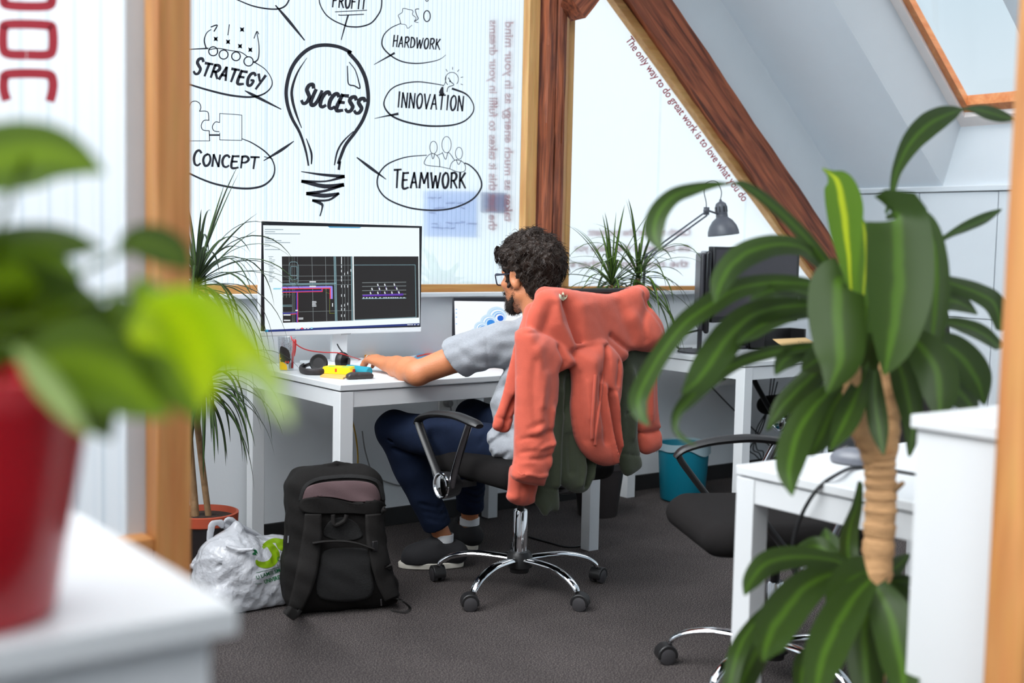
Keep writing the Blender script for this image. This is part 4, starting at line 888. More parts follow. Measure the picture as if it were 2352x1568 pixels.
# wall sockets, plug and hanging cables
def socket(u, v, w, h, label, plug=False, y=WY):
    a = PY(u, v, y); s = empty('wall_socket', (a[0], y, a[2]), label, 'socket', 'white wall sockets')
    MB().box((a[0]-w/2, y-.011, a[2]-h/2), (a[0]+w/2, y, a[2]+h/2)).build('plate', M('socket_white', S(214, 214, 212), .4), s, bevel=.003)
    return s, a
s1, a = socket(1039, 923, .155, .088, 'double wall socket under the man\'s desk')
for dx in (-.038, .038): MB().lathe([(.020, 0), (.0225, .002), (.0225, .004), (.019, .004), (.018, -.004), (0, -.004)], (a[0]+dx, WY-.011, a[2]), 24, rot('X', 90)).build('outlet', M('socket_grey', S(196, 196, 194), .45), s1)
pl = empty('plug', (a[0]-.038, WY-.015, a[2]), 'grey plug with cable in the double wall socket', 'plug')
gp = M('grey_rubber', S(132, 132, 132), .6); MB().lathe([(0, .034), (.012, .034), (.018, .026), (.0185, .0)], (a[0]-.038, WY-.012, a[2]), 20, rot('X', 90)).build('body', gp, pl)
MB().tube(spl([(a[0]-.036, WY-.04, a[2]-.012), (a[0]-.03, WY-.035, a[2]-.06), (a[0]-.034, WY-.02, a[2]-.2), (a[0]-.05, WY-.02, .2)], 6), .0035, 8).build('cable', gp, pl)
s2, a = socket(1668, 866, .13, .08, 'white wall socket behind the desk by the knee wall')
for dx in (-.03, .03): MB().box((a[0]+dx-.012, WY-.0125, a[2]-.012), (a[0]+dx+.012, WY-.0105, a[2]+.012)).build('outlet', blackp, s2)
def cable(pts, r, mat, label, n=7): one('cable', MB().tube(spl(pts, n), r, 8), mat, label, 'cable')
yc_ = M('yellow_cable', S(206, 160, 40), .5)
cable([PY(788, 918, 3.76), PY(797, 935, 3.78), PY(806, 955, 3.85), PY(817, 1000, 4.0), PY(822, 1050, 4.1), PY(820, 1100, 4.2)], .003, yc_, 'yellow cable hanging under the desk beside its leg')
cable([PY(832, 990, WY-.02), PY(840, 1040, WY-.012), PY(860, 1090, WY-.012), PY(905, 1112, WY-.012), PY(950, 1118, WY-.012)], .003, gp, 'grey cable looping along the low wall')
bk = MATS['black_cable']
cable([PZ(1215, 1232, .004), PZ(1260, 1245, .004), PZ(1310, 1256, .004), PZ(1366, 1247, .004)], .004, bk, 'black cable lying on the carpet by the desk leg')
cable([PY(1590, 838, WY-.02), PY(1650, 905, WY-.02), PY(1720, 975, WY-.02), PY(1770, 1025, WY-.02)], .004, bk, 'black cable slanting down behind the desk by the knee wall')
for i in range(3): cable([PY(1772+i*7, 860+i*8, WY-.06), PY(1764+i*3, 930, WY-.05), PY(1750-i*6, 985, WY-.04), PY(1722+i*8, 1030, WY-.05), PY(1735+i*9, 1045-i*4, WY-.06), PY(1752, 1062, WY-.07)], .0035, bk, ('topmost', 'middle', 'lowest')[i]+' of the looped black cables behind the knee wall desk')

# ================================================================== DESK BY THE KNEE WALL
dk = M('dark_shell', S(48, 47, 52), .45, var=.05)
a, b, c = PY(1641, 566, 4.12), PY(1838, 570, 4.12), PY(1838, 735, 4.12)
m2 = empty('monitor', ((a[0]+b[0])/2, 4.17, DZ), 'black computer screen switched off, on the desk by the knee wall', 'monitor')
MB().box((a[0], 4.12, c[2]), (b[0], 4.16, a[2])).build('body', M('black_shell', S(30, 29, 32), .4), m2, bevel=.004)
MB().box((a[0]+.014, 4.1192, c[2]+.03), (b[0]-.022, 4.1215, a[2]-.014)).build('screen', M('dark_screen', S(62, 58, 63), .35, var=.03), m2)
mx = (a[0]+b[0])/2
MB().box((mx-.035, 4.17, DZ+.012), (mx+.035, 4.19, c[2]+.12)).build('stand_neck', dk, m2, bevel=.003); MB().box((mx-.12, 4.095, DZ), (mx+.12, 4.25, DZ+.012)).build('stand_foot', dk, m2, bevel=.004)
MB().tube(spl([(mx+.05, 4.165, c[2]+.02), (mx+.03, 4.13, c[2]-.04), (mx-.02, 4.10, DZ+.03), (mx-.10, 4.09, DZ+.016)], 6), .005, 8).build('cable', bk, m2)
# a second screen turned edge-on
e0 = PY(1618, 672, 4.02)
m3 = empty('monitor', (e0[0], 4.02, DZ), 'black screen turned edge-on, on the desk behind the desk lamp', 'monitor')
Rm = rot('Z', 47); hz = .185
v = MB(); v.box((-.26, -.012, -hz), (.26, .012, hz), Rm, (e0[0], 4.02, e0[2]+.01)); v.build('body', M('black_gloss', S(22, 21, 24), .25), m3, bevel=.009)
v = MB(); v.box((-.25, .012, -hz+.01), (.25, .035, hz-.01), Rm, (e0[0], 4.02, e0[2]+.01)); v.build('back_shell', dk, m3, bevel=.010)
v = MB(); v.box((-.03, .03, DZ+.01-e0[2]), (.03, .05, .02), Rm, (e0[0]+.035, 4.02, e0[2])); v.build('stand_neck', dk, m3, bevel=.003)
MB().lathe([(0, 0), (.11, 0), (.11, .008), (.06, .016), (0, .018)], (e0[0]+.02, 4.05, DZ), 28).build('stand_foot', dk, m3)
cable([PY(1606, 758, 4.0), PY(1575, 765, 3.98), PY(1553, 775, 3.96), PY(1549, 785, 3.95), PZ(1560, 800, DZ+.004), PZ(1590, 800, DZ+.004)], .005, bk, 'black cable curling in front of the edge-on screen')
# desk lamp
lp = empty('desk_lamp', (4.085, 4.375, DZ), 'dark grey jointed desk lamp with a bell shade', 'lamp')
lm = M('lamp_grey', S(84, 86, 94), .42, var=.05); LY = 4.22
sh = PY(1662, 540, LY); sc_ = 5.45/2800
R_ = rot('Y', -4)@rot('X', -6)
MB().lathe([(.0745, 0), (.078, .001), (.076, .02), (.068, .045), (.050, .072), (.032, .086), (.029, .090), (.030, .096), (.028, .10)], tuple(sh), 40, R_).build('lamp_shade', lm, lp)
MB().lathe([(.0735, .002), (.066, .044), (.048, .07), (.03, .084)], tuple(sh), 40, R_).build('shade_lining', M('shade_white', S(220, 226, 232), .5), lp)
q = MB(); q.lathe([(.0275, .096), (.029, .10), (.029, .145), (.024, .158), (.012, .166), (.007, .168), (.006, .178), (0, .178)], tuple(sh), 32, R_); hd = q.build('lamp_head', lm, lp)
q = MB()
for i in range(9): an = math.radians(i*40+10); p = R_@np.array([.0288*math.cos(an), .0288*math.sin(an), .128]); q.box((-.0025, -.0025, -.014), (.0025, .0025, .014), R_@rot('Z', math.degrees(an)), sh+p)
q.build('vent', blackp, hd)
j2 = PY(1622, 484, LY); j1 = PY(1482, 588, LY+.02)
nb = sh+R_@np.array([-.03, 0, .108])
q = MB(); q.tube([nb, j2+np.array([.012, 0, .002])], .005, 8); q.ellipsoid(j2, (.017, .012, .017), 14, 8); q.box((-.012, -.006, -.02), (.016, .006, .018), None, j2); q.build('joint', lm, lp)
off = np.array([.004, 0, -.014])
q = MB(); q.tube([j2+off*.2, j1+off*-.2], .0045, 8); q.tube([j2+off*1.6, j1+off*1.1], .0045, 8); q.build('upper_arm', lm, lp)
q = MB(); q.ellipsoid(j1, (.015, .012, .015), 12, 8); q.tube([j1, (4.085, 4.375, DZ+.05)], .0045, 8); q.tube([j1+off, np.array([4.098, 4.375, DZ+.05])], .0045, 8); q.build('lower_arm', lm, lp)
q = MB(); q.lathe([(0, 0), (.03, 0), (.03, .012), (.012, .018), (.012, .055), (0, .055)], (4.09, 4.375, DZ), 20); q.build('clamp', lm, lp)
MB().tube(spl([sh+R_@np.array([0, 0, .176]), PY(1657, 440, LY), PY(1648, 420, LY), PY(1634, 416, LY), PY(1620, 424, LY), PY(1617, 440, LY), PY(1622, 465, LY), j2], 6), .0022, 8).build('cord', bk, lp)
# letter tray with a cardboard note on it
tr = empty('letter_tray', (4.75, 3.93, DZ), 'black letter tray on the desk by the knee wall', 'tray')
ta = PY(1770, 786, 3.93)
q = MB(); q.box((4.55, 3.85, DZ+.002), (4.86, 4.08, DZ+.012)); q.box((4.55, 4.068, DZ+.002), (4.86, 4.08, DZ+.10)); q.box((4.848, 3.98, DZ+.002), (4.86, 4.08, DZ+.10)); q.box((4.55, 3.98, DZ+.002), (4.562, 4.08, DZ+.09)); q.build('body', blackp, tr, bevel=.002)
cb = M('cardboard', S(226, 188, 132), .75, var=.05)
z0 = DZ+.022; f = [PZ(1690, 786, z0), PZ(1802, 778, z0)]
q = MB(); A_ = np.array([4.57, 3.845, DZ+.0125]); B_ = np.array([4.845, 3.845, DZ+.0125]); q.prism([A_, B_, B_+np.array([-.03, .09, .045]), A_+np.array([-.0, .09, .045])], (0, .012, .003))
cbo = tag(q.build('cardboard_note', cb, None), 'cardboard piece with a scribbled ring leaning in the black tray', 'note')
q = MB(); ctr = A_+np.array([.16, .044, .0226])
for rr_ in (.02,): strip(q, [(ctr[0]+rr_*1.2*math.cos(t), ctr[1]+rr_*1.3*math.sin(t)) for t in np.linspace(0, 6.6, 22)], .0016, lambda x, y: (x, y-.0025, A_[2]+(y-A_[1])*.5+.0005), 3); strip(q, [(ctr[0]-.006, ctr[1]-.015), (ctr[0]+.002, ctr[1]+.015)], .0016, lambda x, y: (x, y-.0025, A_[2]+(y-A_[1])*.5+.0005), 1); strip(q, [(ctr[0]+.01, ctr[1]+.014), (ctr[0]-.002, ctr[1]), (ctr[0]+.012, ctr[1]-.015)], .0016, lambda x, y: (x, y-.0025, A_[2]+(y-A_[1])*.5+.0005), 1)
q.build('scribble', M('brown_ink', S(90, 60, 50), .7), cbo, smooth=0, fix=False)
kb = empty('keyboard', (4.72, 3.74, DZ), 'white keyboard at the front of the desk by the knee wall', 'keyboard')
MB().box((4.5, 3.68, DZ), (4.93, 3.80, DZ+.014)).build('case', wpl, kb, bevel=.004)
q = MB()
for i in range(14):
    for j in range(4): q.box((4.51+i*.0295, 3.69+j*.026, DZ+.0135), (4.535+i*.0295, 3.711+j*.026, DZ+.0185))
q.build('keys', M('key_white', S(240, 240, 242), .4), kb, bevel=.0015)
q = MB(); q.box((5.05, 3.68, DZ), (5.26, 3.90, DZ+.004)); tag(q.build('paper_sheet', MATS['paper'], None), 'paper sheets near the front edge of the desk by the knee wall', 'paper')
one('cable', MB().tube(spl([PZ(1800, 812, DZ+.003), PZ(1830, 806, DZ+.003), PZ(1846, 812, DZ+.003), PZ(1865, 808, DZ+.003)], 6), .0028, 8), bk, 'thin dark cable lying across the desk by the knee wall', 'cable')

# waste bin
bc_ = (4.235, 4.19)
bn = empty('waste_bin', (*bc_, 0), 'teal plastic waste bin under the desk', 'bin')
tl_ = M('teal_plastic', S(10, 116, 138), .4, var=.04, trans=.25)
MB().lathe([(0, .003), (.098, .003), (.104, .006), (.108, .012), (.125, .268), (.129, .272), (.129, .278), (.124, .278), (.121, .27), (.104, .014), (0, .010)], (*bc_, 0), 40).build('body', tl_, bn)
v = MB(); pr = []
n_ = 40
V = []; 
for i in range(n_):
    t = 2*math.pi*i/n_; dz = .014*math.sin(t*2+.4)+.008*math.sin(t*5)
    V += [(bc_[0]+.122*math.cos(t), bc_[1]+.122*math.sin(t), .25), (bc_[0]+.130*math.cos(t), bc_[1]+.130*math.sin(t), .284+dz*.3), (bc_[0]+.132*math.cos(t), bc_[1]+.132*math.sin(t), .245+dz)]
F = []
for i in range(n_): k = (i+1) % n_; F += [(3*i, 3*k, 3*k+1, 3*i+1), (3*i+1, 3*k+1, 3*k+2, 3*i+2)]
v.add(V, F); v.build('bin_liner', M('liner_grey', S(150, 172, 180), .4, trans=.3), bn)

# ================================================================== PLANTS
def leaf_grid(mb, uvs, path, width, side, droop=.15, nx=4, cup=.12):
    """one leaf blade: path (n,3), width per point, side vectors; u across 0..1, v along"""
    P = np.array(path); n = len(P); base = len(mb.v); V = []
    T = np.gradient(P, axis=0); T /= np.linalg.norm(T, axis=1)[:, None]+1e-9
    for i in range(n):
        s = np.array(side[i] if np.ndim(side) > 1 else side, float); s = s-T[i]*(s@T[i]); s /= np.linalg.norm(s)+1e-9; nn = np.cross(T[i], s)
        for j in range(nx+1):
            q = j/nx*2-1; V.append(P[i]+s*(q*width[i]/2)+nn*(cup*width[i]*(q*q-.4))); uvs.append((j/nx, i/(n-1)))
    mb.v += [tuple(x) for x in V]; F = [(base+i*(nx+1)+j, base+i*(nx+1)+j+1, base+(i+1)*(nx+1)+j+1, base+(i+1)*(nx+1)+j) for i in range(n-1) for j in range(nx)]
    mb.f += F; mb.m += [mb.cur]*len(F)
def leaf_build(mb, uvs, name, mat, parent, label=None):
    me = mesh(name, mb.v, mb.f, mb.m); uv = me.uv_layers.new(name='leaf')
    li = np.empty(len(me.loops), np.int32); me.loops.foreach_get('vertex_index', li); uv.data.foreach_set('uv', np.array(uvs, np.float32)[li].ravel())
    return link(name, me, mat, parent, 60, 0, label)
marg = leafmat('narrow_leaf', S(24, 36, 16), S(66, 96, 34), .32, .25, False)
bark = M('pale_bark', S(150, 118, 84), .85, var=.3, scale=30, bump=.6, bscale=40)
def rosette(mb, uvs, c, n, L, w, rr, lo=-25, hi=80, grav=1., azr=(0, 360)):
    for i in range(n):
        az = math.radians(azr[0]+(azr[1]-azr[0])*((i*.618034) % 1)+rr.uniform(-12, 12)); el = math.radians(lo+(hi-lo)*(i/n)**.9+rr.uniform(-8, 8)); l = L*rr.uniform(.75, 1.1); d = np.array([math.cos(az)*math.cos(el), math.sin(az)*math.cos(el), math.sin(el)])
        g = grav*rr.uniform(.35, 1.15)*(1 if el < 1.1 else .45); m = 12; P = []
        p = np.array(c)+np.array([0, 0, .05*(i/n-.5)]); v = d.copy()
        for k in range(m+1):
            P.append(p.copy()); p = p+v*(l/m); v = v+np.array([0, 0, -g*.19*(k/m+.25)]); v /= np.linalg.norm(v)
        W = w*np.array([.75, .95, 1, 1, 1, .95, .9, .82, .72, .6, .45, .28, .04]); sd = np.cross(d, [0, 0, 1]); sd = sd+np.array([rr.uniform(-.25, .25) for _ in range(3)])
        leaf_grid(mb, uvs, P, W, sd, nx=2, cup=.18)
def potmesh(q, c, r, h, rim=.02):
    q.lathe([(0, .004), (r*.72, .004), (r*.74, 0), (r*.97, h-rim*1.6), (r*1.0, h-rim*1.5), (r*1.04, h-rim*1.4), (r*1.05, h), (r*.99, h), (r*.95, h-rim*1.6), (r*.5, h-rim*1.7)], c, 40)
terra = M('terracotta_plastic', S(176, 74, 46), .5, var=.06); dpot = M('dark_pot', S(40, 34, 34), .5)
# left: two-headed narrow-leaved plant
c1 = (1.69, 4.005)
pt = empty('dragon_tree', (*c1, 0), 'tall narrow-leaved plant in a terracotta pot by the left end of the desk', 'plant')
q = MB(); q.lathe([(0, .003), (.085, .003), (.088, 0), (.106, .235), (.109, .24)], (*c1, 0), 40); q.build('pot', dpot, pt)
q = MB(); q.lathe([(.106, .232), (.118, .238), (.120, .272), (.112, .274), (.107, .25)], (*c1, 0), 40); q.build('pot_rim', terra, pt, label='terracotta rim')
q = MB(); q.lathe([(.108, .252), (.07, .256), (.03, .262), (0, .26)], (*c1, 0), 30); q.build('soil', soilm, pt)
h1 = PY(452, 655, 4.02); h2 = PY(468, 905, 3.86)
MB().tube(spl([(c1[0]-.03, c1[1], .25), (c1[0]-.05, c1[1]+.02, .6), (h1[0]-.03, h1[1], .9), (h1[0], h1[1], h1[2])], 6), [.014]*7+[.011]*12, 10).build('trunk', bark, pt)
MB().tube(spl([(c1[0]+.01, c1[1]-.02, .25), (c1[0]-.03, c1[1]-.04, .5), (h2[0]-.03, h2[1], .7), tuple(h2)], 6), [.011]*19, 10).build('trunk', bark, pt)
rr = random.Random(11); q = MB(); uv = []
rosette(q, uv, h1, 92, .42, .0115, rr, -35, 66, 2.3)
rosette(q, uv, h1+np.array([0, 0, .03]), 9, .34, .012, rr, 40, 72, .5)
leaf_build(q, uv, 'foliage', marg, pt)
q = MB(); uv = []; rosette(q, uv, h2+np.array([0, 0, .03]), 70, .36, .0115, rr, -40, 50, 2.9); leaf_build(q, uv, 'foliage', marg, pt)
# a leafy plant in the office beyond, seen faintly through the ribs
c5 = PY(1016, 650, 5.0); pt = empty('leafy_plant', (c5[0], 5.0, 0), 'leafy green plant blurred behind the ribbed panel beside the large screen', 'plant')
q = MB(); potmesh(q, (c5[0], 5.0, 0), .16, .32); q.build('pot', dpot, pt); MB().tube([(c5[0], 5.0, .28), (c5[0], 5.0, .98)], .02, 10).build('trunk', bark, pt)
q = MB(); uv = []; rosette(q, uv, (c5[0], 5.0, .95), 60, .24, .05, random.Random(8), -20, 70, 1.4); leaf_build(q, uv, 'foliage', leafmat('leafy_green', S(70, 150, 50), S(120, 200, 80), .5, .5, False), pt)
# behind the coral hoodie
c2 = (3.66, 4.16)
pt = empty('dragon_tree', (*c2, 0), 'narrow-leaved plant between the two wall desks, behind the coral hoodie', 'plant')
q = MB(); potmesh(q, (*c2, 0), .12, .25); q.build('pot', dpot, pt); q = MB(); q.lathe([(.113, .225), (.06, .23), (0, .232)], (*c2, 0), 30); q.build('soil', soilm, pt)
h3 = PY(1405, 655, 4.12)
MB().tube(spl([(c2[0], c2[1], .22), (c2[0]+.03, c2[1]-.02, .6), tuple(h3-np.array([0, 0, .12])), tuple(h3)], 6), .016, 10).build('trunk', bark, pt)
h4 = h3+np.array([.14, -.02, .03]); MB().tube(spl([(c2[0]+.02, c2[1], .22), (c2[0]+.10, c2[1]-.02, .6), tuple(h4-np.array([0, 0, .12])), tuple(h4)], 6), .013, 10).build('trunk', bark, pt)
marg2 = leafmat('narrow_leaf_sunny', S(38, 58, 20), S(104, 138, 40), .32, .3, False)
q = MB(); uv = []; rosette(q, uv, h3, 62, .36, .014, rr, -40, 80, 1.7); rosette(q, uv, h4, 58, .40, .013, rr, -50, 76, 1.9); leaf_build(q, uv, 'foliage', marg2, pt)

# the tall broad-leaved plant: every blade follows its own bend in space
def px_leaves(specs, t0, mat, name, parent, rr, twist=38):
    q = MB(); uv = []
    for sp in specs:
        pts, ws = sp[0], sp[1]; dt = sp[2] if len(sp) > 2 else (rr.uniform(-.12, .12), rr.uniform(-.25, .25)); tw = math.radians(sp[3] if len(sp) > 3 else rr.uniform(-twist, twist))
        n = len(pts); W_ = np.interp(np.linspace(0, 1, n), np.linspace(0, 1, len(ws)), ws)
        A = spl(np.column_stack([np.array(pts, float), W_]), 6); m = len(A); tt = t0+dt[0]+dt[1]*np.linspace(0, 1, m)**1.3
        P = np.array([PT(u, v, t) for (u, v, _), t in zip(A, tt)]); d = np.gradient(A[:, :2], axis=0); d /= np.linalg.norm(d, axis=1)[:, None]+1e-9
        side = []
        for i in range(m):
            s2 = CR*(-d[i, 1])+CU*(-d[i, 0]); side.append(s2*math.cos(tw)+_fw*math.sin(tw))
        wd = np.abs(A[:, 2])/FPX*tt/max(math.cos(tw), .4); wd[-1] *= .15
        leaf_grid(q, uv, P, wd, np.array(side), nx=6, cup=rr.uniform(.05, .16)*rr.choice((-1, 1)))
    return leaf_build(q, uv, name, mat, parent)
fr_ = leafmat('broad_leaf', S(43, 64, 15), S(64, 94, 20), .40, .28, True)
fr_b = leafmat('broad_leaf_bright', S(84, 120, 14), S(176, 190, 24), .35, .45, True)
rr = random.Random(4)
pl_ = (1.915, 1.375)
dp = empty('corn_plant', (*pl_, 0), 'tall broad-leaved plant with a ringed pale trunk beside the white cabinet', 'plant')
q = MB(); potmesh(q, (*pl_, 0), .125, .24); q.build('pot', terra, dp); q = MB(); q.lathe([(.117, .215), (.06, .22), (0, .222)], (*pl_, 0), 30); q.build('soil', soilm, dp)
caneM = M('ringed_cane', S(196, 150, 104), .8, var=.28, scale=22, bump=.5, bscale=50, stretch=(1, 1, 3.5))
cane = spl([PT(1985, 1700, 2.28)*np.array([1, 1, 0])+np.array([0, 0, .22]), PT(1995, 1568, 2.29), PT(2012, 1330, 2.3), PT(2022, 1180, 2.3), PT(2022, 1092, 2.3), PT(2018, 1040, 2.3)], 14)
rad = np.array([.029+.0016*math.sin(i*1.35)+.001*math.sin(i*3.1) for i in range(len(cane))])
MB().tube(cane, rad, 20).build('trunk', caneM, dp)
br = spl([PT(2035, 1075, 2.3), PT(2046, 1010, 2.3), PT(2048, 950, 2.31), PT(2040, 860, 2.32), PT(2035, 790, 2.34)], 8); MB().tube(br, [.016+.001*math.sin(i*1.3) for i in range(len(br))], 14).build('branch', caneM, dp)
br = spl([PT(2010, 1080, 2.3), PT(1996, 1030, 2.29), PT(1975, 985, 2.27), PT(1958, 900, 2.25), PT(1950, 760, 2.25)], 8); MB().tube(br, [.019+.001*math.sin(i*1.3) for i in range(len(br))], 14).build('branch', caneM, dp)
br = spl([PT(2045, 1130, 2.29), PT(2062, 1118, 2.28), PT(2075, 1108, 2.27)], 4); MB().tube(br, np.linspace(.008, .004, len(br)), 8).build('twig', bark, dp)
up = [
 ([(1935, 650), (1895, 600), (1850, 545), (1790, 485), (1745, 448), (1705, 424), (1680, 422), (1640, 424), (1590, 435), (1545, 452), (1512, 490), (1503, 535), (1520, 578)], [16, 26, 30, 28, 26, 18, 5, 16, 30, 38, 46, 44, 4], (0, -.25), 12),
 ([(1920, 650), (1880, 600), (1840, 568), (1780, 562), (1720, 580), (1680, 610), (1655, 650), (1642, 696)], [20, 30, 38, 50, 60, 55, 46, 4], (.02, -.3), 10),
 ([(1900, 665), (1840, 650), (1760, 650), (1690, 665), (1630, 700), (1570, 745), (1520, 810), (1485, 870), (1466, 915), (1472, 950), (1492, 978)], [20, 30, 40, 46, 50, 46, 42, 44, 44, 34, 4], (.0, -.4), 15),
 ([(1880, 700), (1800, 705), (1730, 725), (1680, 765), (1640, 820), (1605, 870), (1565, 905)], [20, 46, 64, 74, 76, 60, 6], (.02, -.3), 8),
 ([(1900, 790), (1830, 800), (1760, 812), (1690, 835), (1630, 875), (1585, 915), (1556, 950), (1552, 985), (1572, 1008), (1600, 1022)], [14, 24, 28, 30, 34, 34, 22, 14, 12, 4], (.03, -.35), 25),
 ([(1940, 645), (1925, 655), (1922, 710), (1928, 780), (1925, 840), (1900, 905)], [110, 124, 130, 122, 90, 6], (-.08, -.10), 5),
 ([(2052, 500), (2060, 505), (2066, 580), (2064, 670), (2056, 750), (2045, 810), (2030, 862)], [128, 140, 152, 150, 118, 76, 6], (-.10, -.12), 4),
 ([(2035, 500), (2090, 490), (2130, 520), (2150, 600), (2150, 690), (2140, 780), (2120, 850)], [10, 30, 40, 46, 50, 40, 4], (-.02, -.05), 30),
 ([(2035, 490), (2048, 445), (2060, 390), (2090, 330), (2125, 292), (2160, 270), (2190, 258), (2212, 251), (2235, 250), (2265, 257), (2300, 267), (2330, 274)], [8, 14, 26, 48, 58, 50, 30, 6, 16, 30, 26, 4], (.02, .30), 10),
 ([(2080, 640), (2130, 575), (2180, 540), (2220, 520), (2265, 500), (2302, 480)], [10, 8, 14, 24, 24, 4], (.02, .2), 20),
 ([(2080, 640), (2140, 635), (2190, 652), (2245, 672), (2285, 700), (2300, 760)], [10, 14, 34, 44, 46, 20], (.0, .1), 12),
 ([(2080, 720), (2140, 695), (2185, 690), (2215, 700), (2246, 722)], [18, 40, 46, 36, 4], (.0, .1), 0),
 ([(2090, 760), (2170, 740), (2220, 750), (2260, 768), (2300, 800)], [16, 22, 34, 36, 20], (-.02, .1), 15),
 ([(2070, 760), (2120, 800), (2150, 850), (2160, 910), (2155, 970)], [30, 80, 90, 76, 6], (-.06, -.05), 10),
 ([(2080, 790), (2160, 790), (2210, 820), (2245, 870), (2262, 930)], [20, 60, 74, 66, 6], (-.02, .05), 5),
 ([(2080, 830), (2150, 860), (2210, 905), (2245, 960)], [30, 66, 70, 6], (.02, .05), 10),
 ([(2060, 820), (2080, 880), (2092, 940), (2096, 990), (2088, 1050)], [40, 60, 50, 36, 6], (-.03, -.02), 20),
 ([(1950, 860), (1895, 910), (1850, 965), (1822, 1030), (1812, 1085), (1820, 1140)], [20, 50, 70, 74, 54, 4], (-.05, -.2), 5),
 ([(1960, 860), (1915, 930), (1885, 1000), (1860, 1048)], [20, 66, 60, 6], (-.02, -.1), 5),
 ([(1990, 850), (1962, 920), (1935, 980), (1905, 1036)], [24, 56, 54, 6], (-.06, -.1), 10),
 ([(2010, 850), (2012, 930), (2020, 990), (2030, 1046)], [20, 44, 40, 4], (-.08, -.05), 15),
 ([(1890, 800), (1840, 808), (1800, 830), (1780, 862)], [14, 40, 42, 4], (.04, -.1), 10),
 ([(1930, 800), (1890, 818), (1862, 836), (1840, 850)], [20, 50, 46, 4], (.04, -.1), 10),
 ([(1900, 720), (1830, 715), (1770, 735), (1720, 765), (1690, 790)], [16, 40, 44, 40, 4], (.05, -.2), 15),
 ([(1890, 690), (1830, 668), (1770, 668), (1720, 690)], [16, 30, 34, 4], (.06, -.2), 20),
 ([(1960, 780), (1900, 830), (1850, 880), (1800, 930), (1760, 990)], [20, 46, 50, 44, 4], (.06, -.1), 25),
 ([(1990, 760), (1960, 800), (1940, 850), (1930, 900)], [50, 80, 70, 6], (.05, 0), 10),
 ([(2030, 760), (2040, 820), (2050, 870), (2054, 920)], [60, 90, 70, 6], (.05, 0), 10),
 ([(2000, 690), (2000, 760), (1990, 830), (1975, 890)], [60, 110, 80, 6], (.08, 0), 10)]
px_leaves(up, 2.3, fr_, 'foliage', dp, rr)
px_leaves([([(1972, 800), (1960, 710), (1952, 640), (1948, 585), (1942, 530), (1938, 470), (1925, 420), (1908, 400), (1888, 386)], [26, 30, 36, 54, 76, 88, 70, 22, 3], (.03, .02), 5),
           ([(1980, 760), (1984, 660), (1988, 590), (1985, 540), (1980, 500)], [24, 30, 50, 44, 4], (.07, .02), 15)], 2.3, fr_b, 'foliage', dp, rr)
low = [
 ([(1985, 1315), (1920, 1288), (1860, 1278), (1800, 1282), (1755, 1298), (1724, 1335), (1710, 1368)], [20, 30, 44, 54, 54, 38, 3], (.0, -.15), 10),
 ([(1940, 1320), (1905, 1275), (1880, 1255), (1850, 1258), (1822, 1262)], [40, 50, 46, 34, 4], (.02, .1), 10),
 ([(1935, 1320), (1918, 1275), (1903, 1240), (1896, 1212)], [44, 58, 44, 3], (.04, .1), 5),
 ([(1956, 1320), (1948, 1260), (1952, 1215), (1968, 1160), (1976, 1104)], [36, 46, 40, 26, 12], (.03, .1), 15),
 ([(1985, 1318), (1900, 1322), (1840, 1360), (1790, 1420), (1762, 1480), (1752, 1520)], [20, 60, 86, 96, 76, 6], (-.04, -.25), 5),
 ([(2000, 1330), (1950, 1390), (1910, 1460), (1885, 1530), (1872, 1600)], [40, 86, 96, 84, 30], (-.10, -.25), 8),
 ([(1995, 1318), (1960, 1335), (1935, 1380), (1930, 1420), (1926, 1436)], [90, 100, 84, 40, 4], (-.08, -.1), 4),
 ([(2010, 1345), (2040, 1400), (2060, 1470), (2072, 1540), (2076, 1600)], [50, 90, 96, 84, 40], (-.08, -.2), 10),
 ([(1900, 1345), (1830, 1370), (1770, 1400), (1720, 1450), (1690, 1510), (1672, 1600)], [16, 26, 30, 34, 40, 30], (.03, -.2), 20),
 ([(1800, 1440), (1750, 1480), (1720, 1530), (1690, 1600)], [20, 56, 64, 50], (.0, -.15), 10),
 ([(1990, 1400), (1985, 1470), (1990, 1540), (1998, 1610)], [50, 84, 80, 50], (-.04, -.1), 6),
 ([(2025, 1330), (2060, 1300), (2090, 1272)], [30, 40, 6], (.05, .1), 10),
 ([(2030, 1340), (2070, 1335), (2110, 1340)], [26, 34, 10], (.02, .1), 25),
 ([(2035, 1350), (2075, 1380), (2110, 1440)], [30, 60, 20], (.03, .1), 10),
 ([(1900, 1480), (1850, 1520), (1840, 1600)], [20, 50, 30], (.0, -.1), 10),
 ([(1960, 1330), (1930, 1300), (1890, 1295), (1850, 1310)], [30, 50, 46, 4], (.03, 0), 10)]
px_leaves(low, 2.25, fr_, 'foliage', dp, rr)

# ================================================================== THE MAN
skin = M('skin', S(196, 124, 84), .5, var=.10, scale=16, bump=.12, bscale=180)
_p = _pr(skin); _p.inputs['Subsurface Weight'].default_value = .08; _p.inputs['Subsurface Radius'].default_value = (.008, .003, .002)
HC = np.array([2.655, 3.42, 1.115]); HR = rot('Z', 7)@rot('X', -5)
def hw_(x, y, z): return HC+HR@np.array([x, y, z])
shL, elL, wrL = np.array([2.515, 3.385, .895]), np.array([2.318, 3.612, .770]), np.array([2.352, 3.868, .776])
shR, elR, wrR = np.array([2.865, 3.365, .895]), np.array([3.00, 3.56, .775]), np.array([2.90, 3.83, .776])
hpL, knL, anL, toL = np.array([2.565, 3.34, .505]), np.array([2.335, 3.795, .545]), np.array([2.552, 3.782, .115]), np.array([2.435, 3.85, .04])
hpR, knR, anR, toR = np.array([2.745, 3.34, .505]), np.array([2.705, 3.82, .560]), np.array([2.800, 3.960, .115]), np.array([2.80, 4.13, .04])
